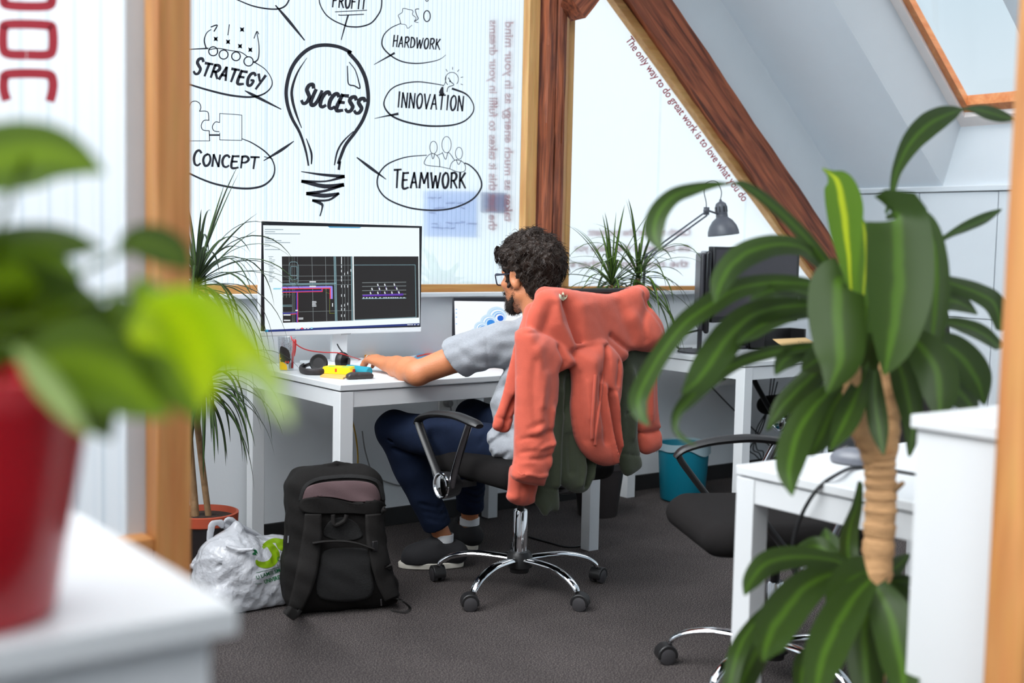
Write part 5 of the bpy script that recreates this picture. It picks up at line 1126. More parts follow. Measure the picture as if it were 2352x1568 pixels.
B = Vol((2.20, 3.17, .02), (3.12, 4.22, 1.27), .0052)
B.ell(HC+HR@np.array([0, -.012, .045]), (.076, .095, .088), .0, R=HR); B.ell(hw_(0, .045, -.03), (.058, .054, .085), .03, R=HR)
B.cap(hw_(-.050, .0, -.062), hw_(0, .078, -.104), .020, .018, .025); B.cap(hw_(.050, .0, -.062), hw_(0, .078, -.104), .020, .018, .025)
B.cap(hw_(0, .096, .004), hw_(0, .114, -.030), .008, .014, .012); B.cap(hw_(-.012, .102, -.033), hw_(.012, .102, -.033), .011, k=.006)
B.cap(hw_(-.036, .083, .022), hw_(.036, .083, .022), .013, k=.012); B.cap(hw_(-.022, .086, -.064), hw_(.022, .086, -.064), .010, k=.008); B.cap(hw_(-.018, .088, -.074), hw_(.018, .088, -.074), .009, k=.006)
for s in (-1, 1):
    B.ell(hw_(s*.031, .094, .004), (.014, .014, .010), .008, sub=True)
    B.ell(hw_(s*.045, .066, -.022), (.022, .02, .016), .02)
    E = HR@rot('Z', s*-24)@rot('X', -10); e = hw_(s*.079, -.010, -.006)
    B.ell(e, (.010, .021, .034), .006, R=E); B.ell(e+E@np.array([s*.010, .004, .004]), (.008, .012, .018), .004, sub=True, R=E); B.cap(e+E@np.array([0, .004, -.028]), e+E@np.array([0, .006, -.024]), .008, k=.006)
B.cap(hw_(0, -.028, -.06), (2.682, 3.352, .94), .060, .066, .03)
B.cap((2.60, 3.36, .92), (2.78, 3.355, .92), .05, k=.04); B.ell((2.685, 3.345, .80), (.155, .10, .17), .04); B.ell((2.655, 3.33, .58), (.15, .11, .14), .05)
def arm(sh, el, wr):
    B.chain([sh, (sh+el)/2, el], [.050, .050, .043], .012); m = el+(wr-el)*.3; B.chain([el, m, el+(wr-el)*.7, wr], [.044, .047, .038, .030], .014)
arm(shL, elL, wrL); arm(shR, elR, wrR)
B.cap(elL+np.array([-.010, -.014, -.012]), elL+np.array([-.006, -.004, -.010]), .026, k=.02)
def hand_(w, sx, zt):
    """flat-lying relaxed hand: palm, four unequal bent fingers and a thumb leaving the side of the palm; sx=+1 puts the thumb at +x"""
    kn = [w+np.array([sx*dx, dy, dz]) for dx, dy, dz in ((.024, .080, .012), (.003, .087, .018), (-.017, .084, .016), (-.034, .074, .009))]
    for i, p in enumerate(kn): B.cap(w+np.array([sx*(.014-.010*i), .004, 0]), p, .020, .0125, .012)
    for i, (p, l) in enumerate(zip(kn, (.9, 1., .94, .76))):
        a = p+np.array([sx*-.002, .040*l, -.004]); b = a+np.array([sx*-.003, .022*l, -.017]); c = b+np.array([sx*-.002, .010*l, -.016]); b[2] = max(b[2], zt+.009); c[2] = max(c[2], zt+.008)
        B.chain([p, a, b, c], [.0120, .0098, .0088, .0078], .004)
    a = w+np.array([sx*.022, .026, -.004]); b = a+np.array([sx*.024, .030, -.008]); c = b+np.array([sx*.004, .028, -.008]); b[2] = max(b[2], zt+.010); c[2] = max(c[2], zt+.009)
    B.chain([w+np.array([sx*.012, .010, 0]), a, b, c], [.018, .0145, .0115, .0085], .008)
hand_(wrL, 1, DZ+.004); hand_(wrR, -1, DZ+.004)
for hp_, kn_, an_, to_ in ((hpL, knL, anL, toL), (hpR, knR, anR, toR)):
    B.chain([hp_, kn_], [.066, .048], .02); B.chain([kn_, kn_+(an_-kn_)*.35, kn_+(an_-kn_)*.8, an_], [.046, .050, .036, .034], .015); B.cap(an_+np.array([0, 0, -.02]), an_*.45+to_*.55+np.array([0, 0, -.005]), .032, .020, .015)
man = B.build('person', skin, None, relax=1)
tag(man, 'man seated at the desk in grey t-shirt and dark jeans, forearm on the desk', 'person'); del B

# hair: wavy mass with loose curls
hairM = M('dark_hair', S(42, 30, 23), .5, var=.35, scale=35, bump=.5, bscale=120, stretch=(1, 1, .4), spec=.3)
Hv = Vol((2.53, 3.28, .98), (2.80, 3.58, 1.30), .0045)
Hv.ell(hw_(0, -.018, .055), (.096, .108, .100), .0, R=HR); Hv.ell(hw_(.005, .045, .090), (.074, .062, .056), .02, R=HR); Hv.ell(hw_(0, -.066, -.02), (.072, .048, .085), .03, R=HR); Hv.ell(hw_(.02, -.085, .045), (.07, .05, .07), .03, R=HR)
rr = random.Random(9)
for i in range(120):
    a = rr.uniform(0, 2*math.pi); el = rr.uniform(-.6, 1.5); d = np.array([math.cos(a)*math.cos(el), math.sin(a)*math.cos(el), math.sin(el)])
    p = np.array([.094*d[0], -.018+.108*d[1], .055+.100*d[2]])
    if p[1] > .05 and p[2] < .06: continue
    if p[2] < .01 and abs(p[0]) > .05 and p[1] > -.02: continue
    Hv.ell(hw_(*p), (rr.uniform(.012, .022), rr.uniform(.010, .02), rr.uniform(.010, .016)), .010, R=rot('Z', rr.uniform(0, 180))@rot('X', rr.uniform(-40, 40)))
Hv.rbox(hw_(0, .115, -.03), (.12, .062, .078), .02, .012, sub=True, R=HR)          # face
for s in (-1, 1):
    Hv.rbox(hw_(s*.088, .012, -.050), (.034, .044, .070), .020, .008, sub=True, R=HR)  # round the ears
    Hv.cap(hw_(s*.070, .030, .02), hw_(s*.070, .030, -.03), .013, .006, .008)      # sideburns
Hv.rbox(hw_(0, .0, -.135), (.12, .09, .05), .03, .02, sub=True, R=HR)
Hv.disp(lambda X, Y, Z: .0035*np.sin(X*190+3*np.sin(Z*60)+Y*40)*np.cos(Z*150+Y*120)+.002*np.sin(Y*310+Z*170))
hair = Hv.build('hair', hairM, man, relax=0)
hv = np.array([v.co for v in hair.data.vertices]); hn = np.array([v.normal for v in hair.data.vertices]); q = MB()
for i in range(2800):
    k = rr.randrange(len(hv)); p, n_ = hv[k], hn[k]; loc = HR.T@(p-HC)
    if loc[2] < -.06 and rr.random() < .4: continue
    if abs(loc[0]) > .045 and -.045 < loc[1] < .06 and loc[2] < .045: continue
    # strands flow from the crown forward, down and back
    fl = np.array([-.25*loc[0]/.09*0+.3*(loc[0]/.09), .55 if loc[1] > -.02 else -.35, -.45-.5*(1-loc[2]/.15)]); fl = HR@fl; fl = fl-n_*(fl@n_)
    if np.linalg.norm(fl) < 1e-3: continue
    fl /= np.linalg.norm(fl); b_ = np.cross(n_, fl); L_ = rr.uniform(.016, .036); w_ = rr.uniform(.003, .008); ph = rr.uniform(0, 6.28); lift = rr.uniform(.000, .007); P = []
    for t in np.linspace(0, 1, 7): P.append(p+fl*L_*t+b_*w_*math.sin(ph+t*6.5)+n_*(.0005+lift*math.sin(t*2.6)*(1.4 if rr.random() < .05 else 1)))
    q.tube(P, np.interp(np.linspace(0, 1, 7), [0, .3, 1], [.0007, .0009, .0002]), 4, False)
for i in range(46):                                   # flyaway curls round the outline
    a = rr.uniform(0, 2*math.pi); el = rr.uniform(-.1, 1.4); d = np.array([math.cos(a)*math.cos(el), math.sin(a)*math.cos(el), math.sin(el)]); p = np.array([.098*d[0], -.014+.112*d[1], .058+.104*d[2]])
    if p[1] > .06 and p[2] < .05: continue
    b_ = np.cross(d, [0, 0, 1]); b_ /= np.linalg.norm(b_)+1e-6; ph = rr.uniform(0, 6.28); r_ = rr.uniform(.006, .014); P = [hw_(*(p+b_*r_*math.sin(ph+t*5.5)+d*(.004+r_*.7*(1-math.cos(t*4))))) for t in np.linspace(0, 1, 8)]
    q.tube(P, .0006, 4, False)
for i in range(60):                                   # the forelock hanging over the brow
    x = rr.uniform(-.07, .06); P = [hw_(x+rr.uniform(-.003, .003)+.010*math.sin(t*5+x*40), .080+.035*t-.012*t*t, .105-.062*t+.01*math.sin(t*6+x*70)) for t in np.linspace(0, 1, 9)]
    q.tube(P, np.interp(np.linspace(0, 1, 9), [0, .6, 1], [.0017, .0014, .0003]), 5, False)
q.build('strands', hairM, hair, smooth=80, fix=False)
Bv = Vol((2.55, 3.40, .94), (2.76, 3.58, 1.14), .004)
for s in (-1, 1): Bv.chain([hw_(s*.062, .002, -.045), hw_(s*.052, .026, -.076), hw_(s*.033, .060, -.097), hw_(s*.010, .080, -.110)], [.005, .009, .014, .016], .008); Bv.cap(hw_(s*.020, .090, -.080), hw_(s*.022, .080, -.100), .010, k=.01)
Bv.ell(hw_(0, .080, -.108), (.032, .022, .021), .014, R=HR); Bv.cap(hw_(-.022, .097, -.054), hw_(.022, .097, -.054), .008, k=.004)
Bv.ell(hw_(0, .105, -.068), (.022, .02, .009), .004, sub=True, R=HR)
Bv.disp(lambda X, Y, Z: .0016*np.sin(X*420+Z*130)*np.cos(Z*380+Y*260)+.001*np.sin(Y*700))
Bv.build('beard', M('beard_hair', S(46, 32, 25), .7, var=.4, scale=180, bump=.8, bscale=400), man)
bo = [c for c in man.children if c.name.startswith('beard')][0]; q = MB(); rr = random.Random(31)
def stub(src, n, cond, l0, l1, r_):
    vs = [(np.array(x.co), np.array(x.normal)) for x in src.data.vertices]; vs = [(p, n_) for p, n_ in vs if cond(HR.T@(p-HC))]
    for i in range(n if vs else 0):
        p, n_ = vs[rr.randrange(len(vs))]; l = rr.uniform(l0, l1); d = n_+HR@np.array([rr.uniform(-.5, .5), rr.uniform(-.2, .6), rr.uniform(-1.1, -.2)]); d /= np.linalg.norm(d); p = p+HR@np.array([rr.uniform(-.002, .002) for _ in range(3)])
        q.tube([p-n_*.0005, p+d*l*.6, p+d*l+n_*.0006], [r_, r_, r_*.4], 3, False)
stub(bo, 1500, lambda c: True, .004, .010, .0005)
stub(man, 1100, lambda c: c[1] > -.002 and c[1] < .10 and -.125 < c[2] < -.030-.02*max(0, (c[1]-.02)/.05) and abs(c[0]) < .075, .001, .003, .00042)
q.build('strands', MATS['beard_hair'], bo, smooth=80, fix=False)
# eyes and glasses
for s in (-1, 1): MB().ellipsoid(hw_(s*.031, .084, .003), (.0115, .0115, .0115), 14, 8).build('eye', M('eye_white', S(225, 220, 214), .2), man)
gm = M('navy_frame', S(26, 34, 58), .3); q = MB(); g2 = MB()
for s in (-1, 1):
    rim = [hw_(s*(.034+x), .1115-.10*abs(x+.0)*abs(x)*8-.006*(abs(x+.034)/.06)**2, -.004+z) for x, z in spl([(-.026, .018), (.0, .020), (.028, .019), (.027, .0), (.020, -.017), (0, -.020), (-.018, -.018), (-.024, -.004)], 5, True)]
    q.tube(rim+[rim[0]], .0023, 8, False); g2.add(rim, [tuple(range(len(rim)))])
    q.tube([hw_(s*.063, .104, .012), hw_(s*.078, .085, .012), hw_(s*.081, .01, .012), hw_(s*.080, -.015, .004), hw_(s*.078, -.025, -.012)], [.004, .0035, .003, .003, .002], 8)
q.tube(spl([hw_(-.009, .112, .006), hw_(0, .114, .009), hw_(.009, .112, .006)], 4), .0025, 8)
gl = q.build('glasses', gm, man); g2.build('lens', glassy('spectacle_glass', (.97, .98, 1), .06), gl, smooth=0, fix=False)
MB().tube([wrL+np.array([-.018+.0115*math.cos(t), .112, .015+.0115*math.sin(t)]) for t in np.linspace(0, 2*math.pi, 20)], .0016, 6, False).build('ring', M('silver', (.8, .78, .72), .2, 1.), man)

# t-shirt
shirtM = M('heather_grey_jersey', S(146, 149, 155), .9, var=.16, scale=160, bump=.25, bscale=320, sheen=.2)
def cut(vol, p, d, r=.14):
    """trim everything beyond p along d, near p"""
    p = np.array(p, float); d = np.array(d, float)/np.linalg.norm(d)
    vol.put(lambda X, Y, Z: np.maximum(-((X-p[0])*d[0]+(Y-p[1])*d[1]+(Z-p[2])*d[2]), np.sqrt((X-p[0])**2+(Y-p[1])**2+(Z-p[2])**2)-r), p-r, p+r, 0, True, .0)
T_ = Vol((2.30, 3.12, .42), (3.06, 3.66, 1.02), .0048)
T_.ell((2.685, 3.345, .80), (.180, .122, .17)); T_.cap((2.57, 3.375, .885), (2.82, 3.362, .885), .066, k=.05); T_.cap((2.615, 3.362, .925), (2.68, 3.352, .952), .060, .062, .03); T_.cap((2.75, 3.358, .925), (2.68, 3.352, .952), .060, .062, .03)
T_.ell((2.655, 3.345, .64), (.182, .142, .18), .05); T_.ell((2.640, 3.32, .525), (.196, .165, .075), .05)
slL = shL+(elL-shL)*.52; slR = shR+(elR-shR)*.52
T_.cap(shL, slL, .068, .076, .03); T_.cap(shR, slR, .068, .076, .03)
dL = (elL-shL)/np.linalg.norm(elL-shL); T_.cap(slL-dL*.03, slL+dL*.1, .056, .066, sub=True)
dR = (elR-shR)/np.linalg.norm(elR-shR); T_.cap(slR-dR*.03, slR+dR*.1, .056, .066, sub=True)
T_.cap((2.682, 3.352, .955), hw_(0, -.02, -.04), .066, .062, .008, sub=True)
# folds: soft rolls and grooves in the cloth
def fold(vol, pts, r, k=.012, sub=True): vol.chain([np.array(p, float) for p in spl(pts, 4)], [r]*len(spl(pts, 4)), k, sub)
pxfolds(T_, [([(1222, 800), (1160, 846), (1112, 866)], 9, .012), ([(1200, 822), (1140, 862), (1118, 880)], 6, .010), ([(1185, 838), (1120, 848), (1075, 838)], 12, -.007), ([(1150, 900), (1172, 880), (1200, 868)], 8, .010), ([(1130, 925), (1150, 905), (1190, 898)], 9, -.008),
  ([(1172, 985), (1140, 1010), (1112, 1030)], 7, .012), ([(1165, 1005), (1135, 1035), (1120, 1058)], 7, .012), ([(1168, 1040), (1140, 1062), (1130, 1076)], 6, .010), ([(1106, 960), (1104, 1000), (1112, 1040)], 7, .010), ([(1125, 970), (1122, 1010), (1135, 1040)], 7, -.010), ([(1150, 1020), (1130, 1050)], 6, -.010), ([(1160, 1060), (1142, 1072)], 6, -.008), ([(1096, 990), (1096, 1030), (1100, 1052)], 6, -.008), ([(1140, 945), (1122, 985)], 9, .008),
  ([(1118, 770), (1120, 830), (1128, 872)], 4, .003), ([(1050, 800), (1080, 830), (1100, 868)], 10, .006), ([(1080, 780), (1110, 800), (1150, 800)], 12, .005), ([(1120, 758), (1160, 772), (1200, 770)], 12, .004)])
T_.disp(lambda X, Y, Z: .0022*np.sin(Z*60+X*30+3*np.sin(Y*18))*np.sin(X*36-Z*22)+.0012*np.sin(Z*120+Y*90))
cut(T_, slL+dL*.012, dL+np.array([.1, 0, -.25])); cut(T_, slR+dR*.012, dR)
T_.build('t_shirt', shirtM, man, relax=1); del T_
# jeans
jeanM = M('dark_denim', S(17, 28, 50), .9, var=.25, scale=30, bump=.25, bscale=500, spec=.2)
J = Vol((2.22, 3.13, .12), (2.94, 4.06, .68), .0058)
J.ell((2.655, 3.325, .515), (.180, .16, .085)); 
ckL = knL+(anL-knL)*.87; ckR = knR+(anR-knR)*.86
for hp_, kn_, ck_ in ((hpL, knL, ckL), (hpR, knR, ckR)):
    J.chain([hp_, (hp_+kn_)/2, kn_], [.088, .080, .066], .03); J.chain([kn_, kn_+(ck_-kn_)*.4, ck_], [.066, .064, .056], .02); J.cap(ck_-(ck_-kn_)*.06, ck_+(ck_-kn_)*.2, .044, .047, sub=True)
    d = ck_-kn_
    for t in (.1, .2, .78, .86, .93): fold(J, [kn_+d*t+np.array([-.06, -.04, .01]), kn_+d*(t+.02)+np.array([.0, -.066, 0]), kn_+d*t+np.array([.06, -.04, .015])], .007, .01)
    for t in (.2, .75, .88): e_ = kn_-hp_; fold(J, [hp_+e_*t+np.array([-.085, -.03, .02]), hp_+e_*(t+.03)+np.array([-.03, -.05, .08])], .008, .012)
J.disp(lambda X, Y, Z: .002*np.sin(Z*55+X*22)*np.sin(Y*40+Z*30))
for kn_, ck_ in ((knL, ckL), (knR, ckR)): cut(J, ck_+(ck_-kn_)*.02, ck_-kn_, .12)
jn = J.build('jeans', jeanM, man, relax=1); del J
# shoes and socks
shoeM = M('black_canvas', S(30, 29, 32), .8, var=.15, bump=.2, bscale=300); soleM = M('white_sole', S(206, 200, 188), .6, var=.05)
def shoe(heel, toe, an_):
    heel = np.array(heel, float); toe = np.array(toe, float); d = (toe-heel)/np.linalg.norm(toe-heel); L_ = np.linalg.norm(toe-heel)
    v = Vol(np.minimum(heel, toe)-.07, np.maximum(heel, toe)+np.array([.07, .07, .16]), .0045); up = np.array([0, 0, 1.])
    v.chain([heel+up*.055, heel+d*L_*.45+up*.050, toe-d*.05+up*.036, toe-d*.02+up*.030], [.040, .044, .044, .034], .02); v.cap(heel+d*.015+up*.06, heel+d*.06+up*.10, .042, .040, .02)
    v.cap(heel+d*.085+up*.085, heel+d*.17+up*.052, .035, .038, .02)
    v.cap(heel+d*.045+up*.125, heel+d*.055+up*.09, .042, .034, .006, sub=True); v.put(lambda X, Y, Z: (Z+0*X+0*Y)-.018, (-9, -9, -9), (9, 9, .018), 0, True)
    v.F = np.maximum(v.F, .019-v.ax[2][None, None, :]).astype(np.float32)
    u = v.build('shoe', shoeM, man, relax=1)
    s = MB(); n_ = 36; V = []
    for z, g in ((.001, -.003), (.004, .001), (.022, .003), (.026, 0)):
        for i in range(n_):
            t = 2*math.pi*i/n_; w_ = .042+.006*math.cos(t)*.6; p = heel+d*(L_*.5)+d*(L_*.5+.022+g)*math.cos(t)+np.array([-d[1], d[0], 0])*(w_+g)*math.sin(t)*(1-.10*math.cos(t)**2); V.append((p[0], p[1], z))
    s.add(V, [(a*n_+i, a*n_+(i+1) % n_, (a+1)*n_+(i+1) % n_, (a+1)*n_+i) for a in range(3) for i in range(n_)]+[tuple(range(n_-1, -1, -1)), tuple(3*n_+i for i in range(n_))]); s.build('sole', soleM, u)
    MB().lathe([(.034, .095), (.040, .10), (.0405, .128), (.037, .130)], (an_[0], an_[1], 0), 24).build('sock', M('white_sock', S(220, 220, 222), .9), man)
shoe((2.60, 3.752, 0), (2.425, 3.850, 0), anL+np.array([0, 0, 0])); shoe((2.803, 3.935, 0), (2.803, 4.13, 0), anR)

# ================================================================== CLOTHES HUNG OVER THE CHAIR
coral = M('coral_fleece', S(188, 82, 62), .95, var=.10, scale=45, bump=.25, bscale=420, sheen=.18)
olive = M('olive_jersey', S(56, 62, 44), .95, var=.12, scale=50, bump=.2, bscale=420, sheen=.2)
Ho = Vol((2.20, 2.84, .34), (3.02, 3.17, 1.15), .005)
Ho.cap(PY(1252, 682, 3.03), PY(1345, 690, 3.03), .034); Ho.cap(PY(1345, 690, 3.03), PY(1405, 691, 3.03), .034, k=.02); Ho.cap(PY(1405, 691, 3.03), PY(1468, 678, 3.03), .034, .036, .02)
cloth(Ho, [(1213, 735), (1228, 695), (1246, 668), (1290, 662), (1345, 670), (1405, 675), (1448, 661), (1474, 661), (1486, 690), (1500, 720), (1515, 748), (1518, 772), (1502, 794), (1476, 802), (1446, 806), (1430, 828), (1405, 832), (1370, 806), (1336, 806), (1312, 830), (1296, 846), (1250, 846), (1214, 800)], 2.965, .030, .045,
      [([(1288, 690), (1298, 720), (1310, 770), (1318, 810)], .012, .030), ([(1320, 705), (1330, 760), (1338, 800)], .03, -.012), ([(1262, 690), (1268, 740), (1290, 790)], .022, -.022), ([(1470, 680), (1486, 720), (1506, 760)], .008, .010), ([(1390, 770), (1420, 795), (1440, 806)], .010, .014), ([(1440, 730), (1470, 770), (1490, 780)], .03, -.016)], k=.02, lean=(0, .06), wav=.002)
# the bulge of the right shoulder
Ho.ell(PY(1480, 758, 2.975), (.060, .05, .062), .04); Ho.ell(PY(1492, 785, 2.985), (.04, .04, .03), .03)
# hood hanging down the back
cloth(Ho, [(1314, 812), (1340, 796), (1380, 786), (1408, 800), (1427, 832), (1424, 890), (1415, 950), (1417, 995), (1422, 1030), (1414, 1058), (1392, 1069), (1360, 1061), (1334, 1036), (1318, 995), (1313, 940), (1317, 880)], 2.930, .042, .055,
      [([(1384, 796), (1378, 830), (1372, 872)], .010, .020), ([(1384, 905), (1390, 950), (1398, 1000), (1408, 1042)], .013, .062), ([(1372, 880), (1376, 950), (1386, 1010), (1400, 1056)], .008, -.016), ([(1396, 905), (1408, 960), (1416, 1020)], .008, -.012), ([(1345, 830), (1342, 900), (1350, 980)], .03, -.014), ([(1362, 860), (1360, 930), (1372, 1010)], .012, .012), ([(1408, 830), (1402, 880)], .008, .010)], k=.012, lean=(0, .04))
cloth(Ho, [(1318, 790), (1385, 783), (1390, 792), (1320, 800)], 2.925, .006, .01, k=.008)
# near sleeve
cloth(Ho, [(1198, 765), (1222, 752), (1262, 768), (1296, 792), (1318, 822), (1320, 838), (1296, 852), (1284, 868), (1276, 920), (1262, 965), (1263, 1010), (1250, 1060), (1236, 1102), (1232, 1112), (1170, 1098), (1178, 1050), (1184, 970), (1190, 880), (1194, 810)], 2.925, .046, .06,
      [([(1282, 800), (1290, 830), (1282, 856)], .012, .020), ([(1215, 800), (1218, 880), (1210, 980)], .03, -.014), ([(1205, 1000), (1228, 990), (1250, 985)], .010, .010), ([(1200, 1024), (1226, 1018), (1252, 1010)], .009, -.010), ([(1198, 1050), (1222, 1046), (1246, 1038)], .008, .008), ([(1250, 940), (1246, 1000), (1240, 1060)], .014, -.012), ([(1205, 765), (1255, 762), (1290, 785)], .005, .007), ([(1185, 1082), (1210, 1088), (1232, 1084)], .006, -.008)], k=.012, lean=(0, .10), wav=.003)
cloth(Ho, [(1176, 1070), (1205, 1068), (1232, 1078), (1232, 1110), (1226, 1136), (1222, 1154), (1200, 1161), (1178, 1156), (1166, 1144), (1170, 1124)], 2.962, .036, .05, [([(1185, 1115), (1182, 1150)], .006, .003), ([(1205, 1115), (1202, 1155)], .006, .003)], k=.008)
# the front panel that falls inside the backrest, with its hem
cloth(Ho, [(1212, 712), (1222, 735), (1206, 800), (1196, 860), (1190, 905), (1180, 948), (1166, 991), (1134, 985), (1137, 960), (1152, 920), (1166, 860), (1182, 795), (1200, 735)], 3.075, .020, .03, [([(1178, 905), (1160, 950), (1152, 985)], .008, .014), ([(1190, 820), (1172, 900)], .016, -.010), ([(1140, 958), (1160, 964), (1182, 950)], .004, .006)], k=.01)
Ho.cap(PY(1225, 716, 3.04), PY(1210, 790, 3.0), .03, .03, .02)
# far sleeve
cloth(Ho, [(1500, 790), (1512, 805), (1506, 850), (1506, 910), (1510, 960), (1512, 984), (1466, 992), (1462, 940), (1464, 880), (1472, 830), (1484, 796)], 3.01, .030, .04, [([(1480, 830), (1482, 960)], .012, -.008)], k=.012)
cloth(Ho, [(1468, 994), (1490, 990), (1512, 986), (1517, 1018), (1508, 1034), (1484, 1043), (1470, 1036), (1464, 1014)], 3.01, .030, .04, k=.004)
pxfolds(Ho, [([(1230, 830), (1224, 900), (1232, 980)], 10, .006), ([(1258, 860), (1250, 930)], 9, -.006), ([(1192, 1010), (1220, 1004)], 5, .006), ([(1195, 1040), (1225, 1034), (1246, 1024)], 5, .006), ([(1215, 985), (1245, 972)], 6, .005), ([(1188, 1066), (1226, 1062)], 5, -.004), ([(1310, 700), (1322, 740)], 14, .006), ([(1360, 700), (1372, 760), (1380, 790)], 16, -.006), ([(1420, 700), (1440, 740), (1452, 780)], 14, .007), ([(1330, 860), (1334, 940), (1345, 1010)], 9, .007), ([(1352, 880), (1356, 960)], 8, -.006), ([(1395, 830), (1398, 880), (1408, 930)], 6, .006), ([(1270, 700), (1250, 750), (1230, 790)], 12, .007), ([(1490, 700), (1478, 740), (1484, 780)], 8, .006), ([(1475, 860), (1480, 940)], 8, .005), ([(1498, 850), (1496, 950)], 7, -.004)])
Ho.disp(lambda X, Y, Z: .0005*np.sin(X*75+2.5*np.sin(Z*38)+Y*30)*np.sin(Z*58+1.7*np.sin(X*44)))
hoodie = Ho.build('hoodie', coral, None, relax=1); tag(hoodie, 'coral hooded sweatshirt hung over the back of the man\'s chair', 'sweatshirt')
del Ho
V_, F_ = [tuple(v.co) for v in hoodie.data.vertices], [tuple(p.vertices) for p in hoodie.data.polygons]; tree = BVHTree.FromPolygons(V_, F_)
def onto(tr, off):
    def f(u, v):
        d = ray(u, v); d = d/np.linalg.norm(d); h = tr.ray_cast(Vector(CAMLOC), Vector(d), 12)
        return np.array(h[0])-d*off if h[0] is not None else PY(u, v, 3.0)
    return f
oh = onto(tree, .004)
for p in ([(1368, 860), (1365, 900), (1361, 960), (1360, 1006)], [(1384, 858), (1380, 900), (1372, 970), (1367, 1020)]): MB().tube([oh(*q_) for q_ in spl(p, 6)], .0052, 8).build('drawstring', coral, hoodie)
q = MB(); oh2 = onto(tree, .0025)
for tip in ((1284, 674), (1293, 669), (1303, 676)):
    b0 = np.array([1293., 691.]); t_ = np.array(tip, float); d_ = t_-b0; n2 = np.array([-d_[1], d_[0]])/np.linalg.norm(d_); q.add([oh2(*(b0+d_*t+n2*w)) for t, w in ((0, 0), (.35, 2.6), (.7, 3.0), (1, 0), (.7, -3.0), (.35, -2.6))], [tuple(range(6))])
q.build('leaf_emblem', M('cream_thread', S(226, 220, 190), .8), hoodie, smooth=0, fix=False)
q = MB()
for p in ([(1190, 1083), (1198, 1089), (1205, 1087), (1210, 1090)], [(1186, 1096), (1200, 1101), (1212, 1098)]): strip(q, p, 2.2, onto(tree, .002), 5)
q.build('embroidery', M('coral_thread', S(200, 92, 70), .8), hoodie, smooth=0, fix=False)
Ov = Vol((2.30, 2.86, .36), (3.0, 3.09, 1.02), .005)
cloth(Ov, [(1278, 850), (1320, 836), (1326, 900), (1322, 922), (1298, 950), (1286, 985), (1284, 1060), (1282, 1120), (1282, 1170), (1262, 1174), (1251, 1186), (1236, 1165), (1222, 1138), (1240, 1080), (1258, 1000), (1266, 930)], 2.972, .018, .03, [([(1280, 900), (1276, 1000), (1272, 1110)], .016, -.016), ([(1298, 870), (1290, 940)], .014, .014), ([(1240, 1118), (1278, 1122)], .004, .006)], k=.008)
cloth(Ov, [(1284, 960), (1318, 920), (1345, 1000), (1366, 1052), (1360, 1092), (1346, 1124), (1326, 1132), (1300, 1122), (1284, 1100), (1282, 1030)], 2.968, .030, .04, [([(1336, 1040), (1342, 1080), (1336, 1112)], .007, .030), ([(1322, 1020), (1328, 1070), (1322, 1110)], .010, -.012), ([(1350, 1060), (1350, 1095)], .006, -.012), ([(1296, 1000), (1300, 1080)], .012, .010)], k=.008)
cloth(Ov, [(1424, 800), (1500, 782), (1506, 812), (1486, 850), (1466, 915), (1462, 1000), (1470, 1048), (1472, 1070), (1458, 1084), (1438, 1093), (1424, 1070), (1416, 1000), (1420, 900)], 2.995, .020, .03, [([(1440, 850), (1452, 900), (1444, 1000)], .016, -.012), ([(1430, 950), (1460, 930)], .006, .010), ([(1424, 1040), (1470, 1046)], .004, .006)], k=.008)
cloth(Ov, [(1262, 900), (1420, 880), (1420, 1040), (1380, 1060), (1300, 1000), (1262, 960)], 3.0, .010, .03, k=.02)
cloth(Ov, [(1196, 868), (1206, 850), (1204, 895), (1192, 900)], 3.06, .012, .015, k=.005)
ov = Ov.build('sweatshirt', olive, None, relax=1); tag(ov, 'dark olive sweatshirt hanging under the coral hoodie on the chair', 'sweatshirt')

# ================================================================== BACKPACK
bpm = M('pack_black', S(21, 19, 18), .85, var=.15, scale=50, bump=.25, bscale=350, spec=.2); bpd = M('pack_inner', S(15, 14, 14), .85, var=.1, bump=.3, bscale=250); mauve = M('pack_mauve', S(88, 68, 70), .85, var=.1, bump=.15, bscale=400); gst = M('pack_strap', S(32, 30, 29), .85, var=.1, bump=.3, bscale=500, spec=.2)
bp_ = empty('backpack', (1.97, 3.55, 0), 'black backpack standing on the carpet beside the white bag', 'backpack')
ZR = rot('Z', -17.6)
def bl_(x, y, z): return np.array([1.938, 3.461, 0])+ZR@np.array([x, y, z])
v = Vol((1.70, 3.30, -.01), (2.28, 3.86, .53), .0065); TR = ZR@rot('X', -5)
v.rbox(bl_(0, .13, .24), (.163, .105, .235), .075, R=TR); v.rbox(bl_(0, .14, .10), (.172, .115, .10), .06, .04, R=ZR); v.rbox(bl_(.165, .10, .06), (.04, .08, .055), .035, .03, R=ZR)
v.chain([bl_(-.166, .10, .12), bl_(-.160, .11, .32), bl_(-.12, .115, .455), bl_(0, .12, .485), bl_(.12, .115, .455), bl_(.16, .11, .33), bl_(.166, .10, .12)], [.010]*7, .006)
v.put(lambda X, Y, Z: (Z+0*X+0*Y)-.004, (-9, -9, -9), (9, 9, .004), 0, True)
v.disp(lambda X, Y, Z: .003*np.sin(Z*40+X*25)*np.sin(X*33+Y*20)+.0015*np.sin(Z*95+X*60))
bd = v.build('body', bpm, bp_, relax=1)
tr_ = BVHTree.FromPolygons([tuple(x.co+Vector(ORG[bp_.name])) for x in bd.data.vertices], [tuple(p.vertices) for p in bd.data.polygons])
def padded(o, thick):
    m = o.modifiers.new('pad', 'SOLIDIFY'); m.thickness = thick; m.offset = 0; return o
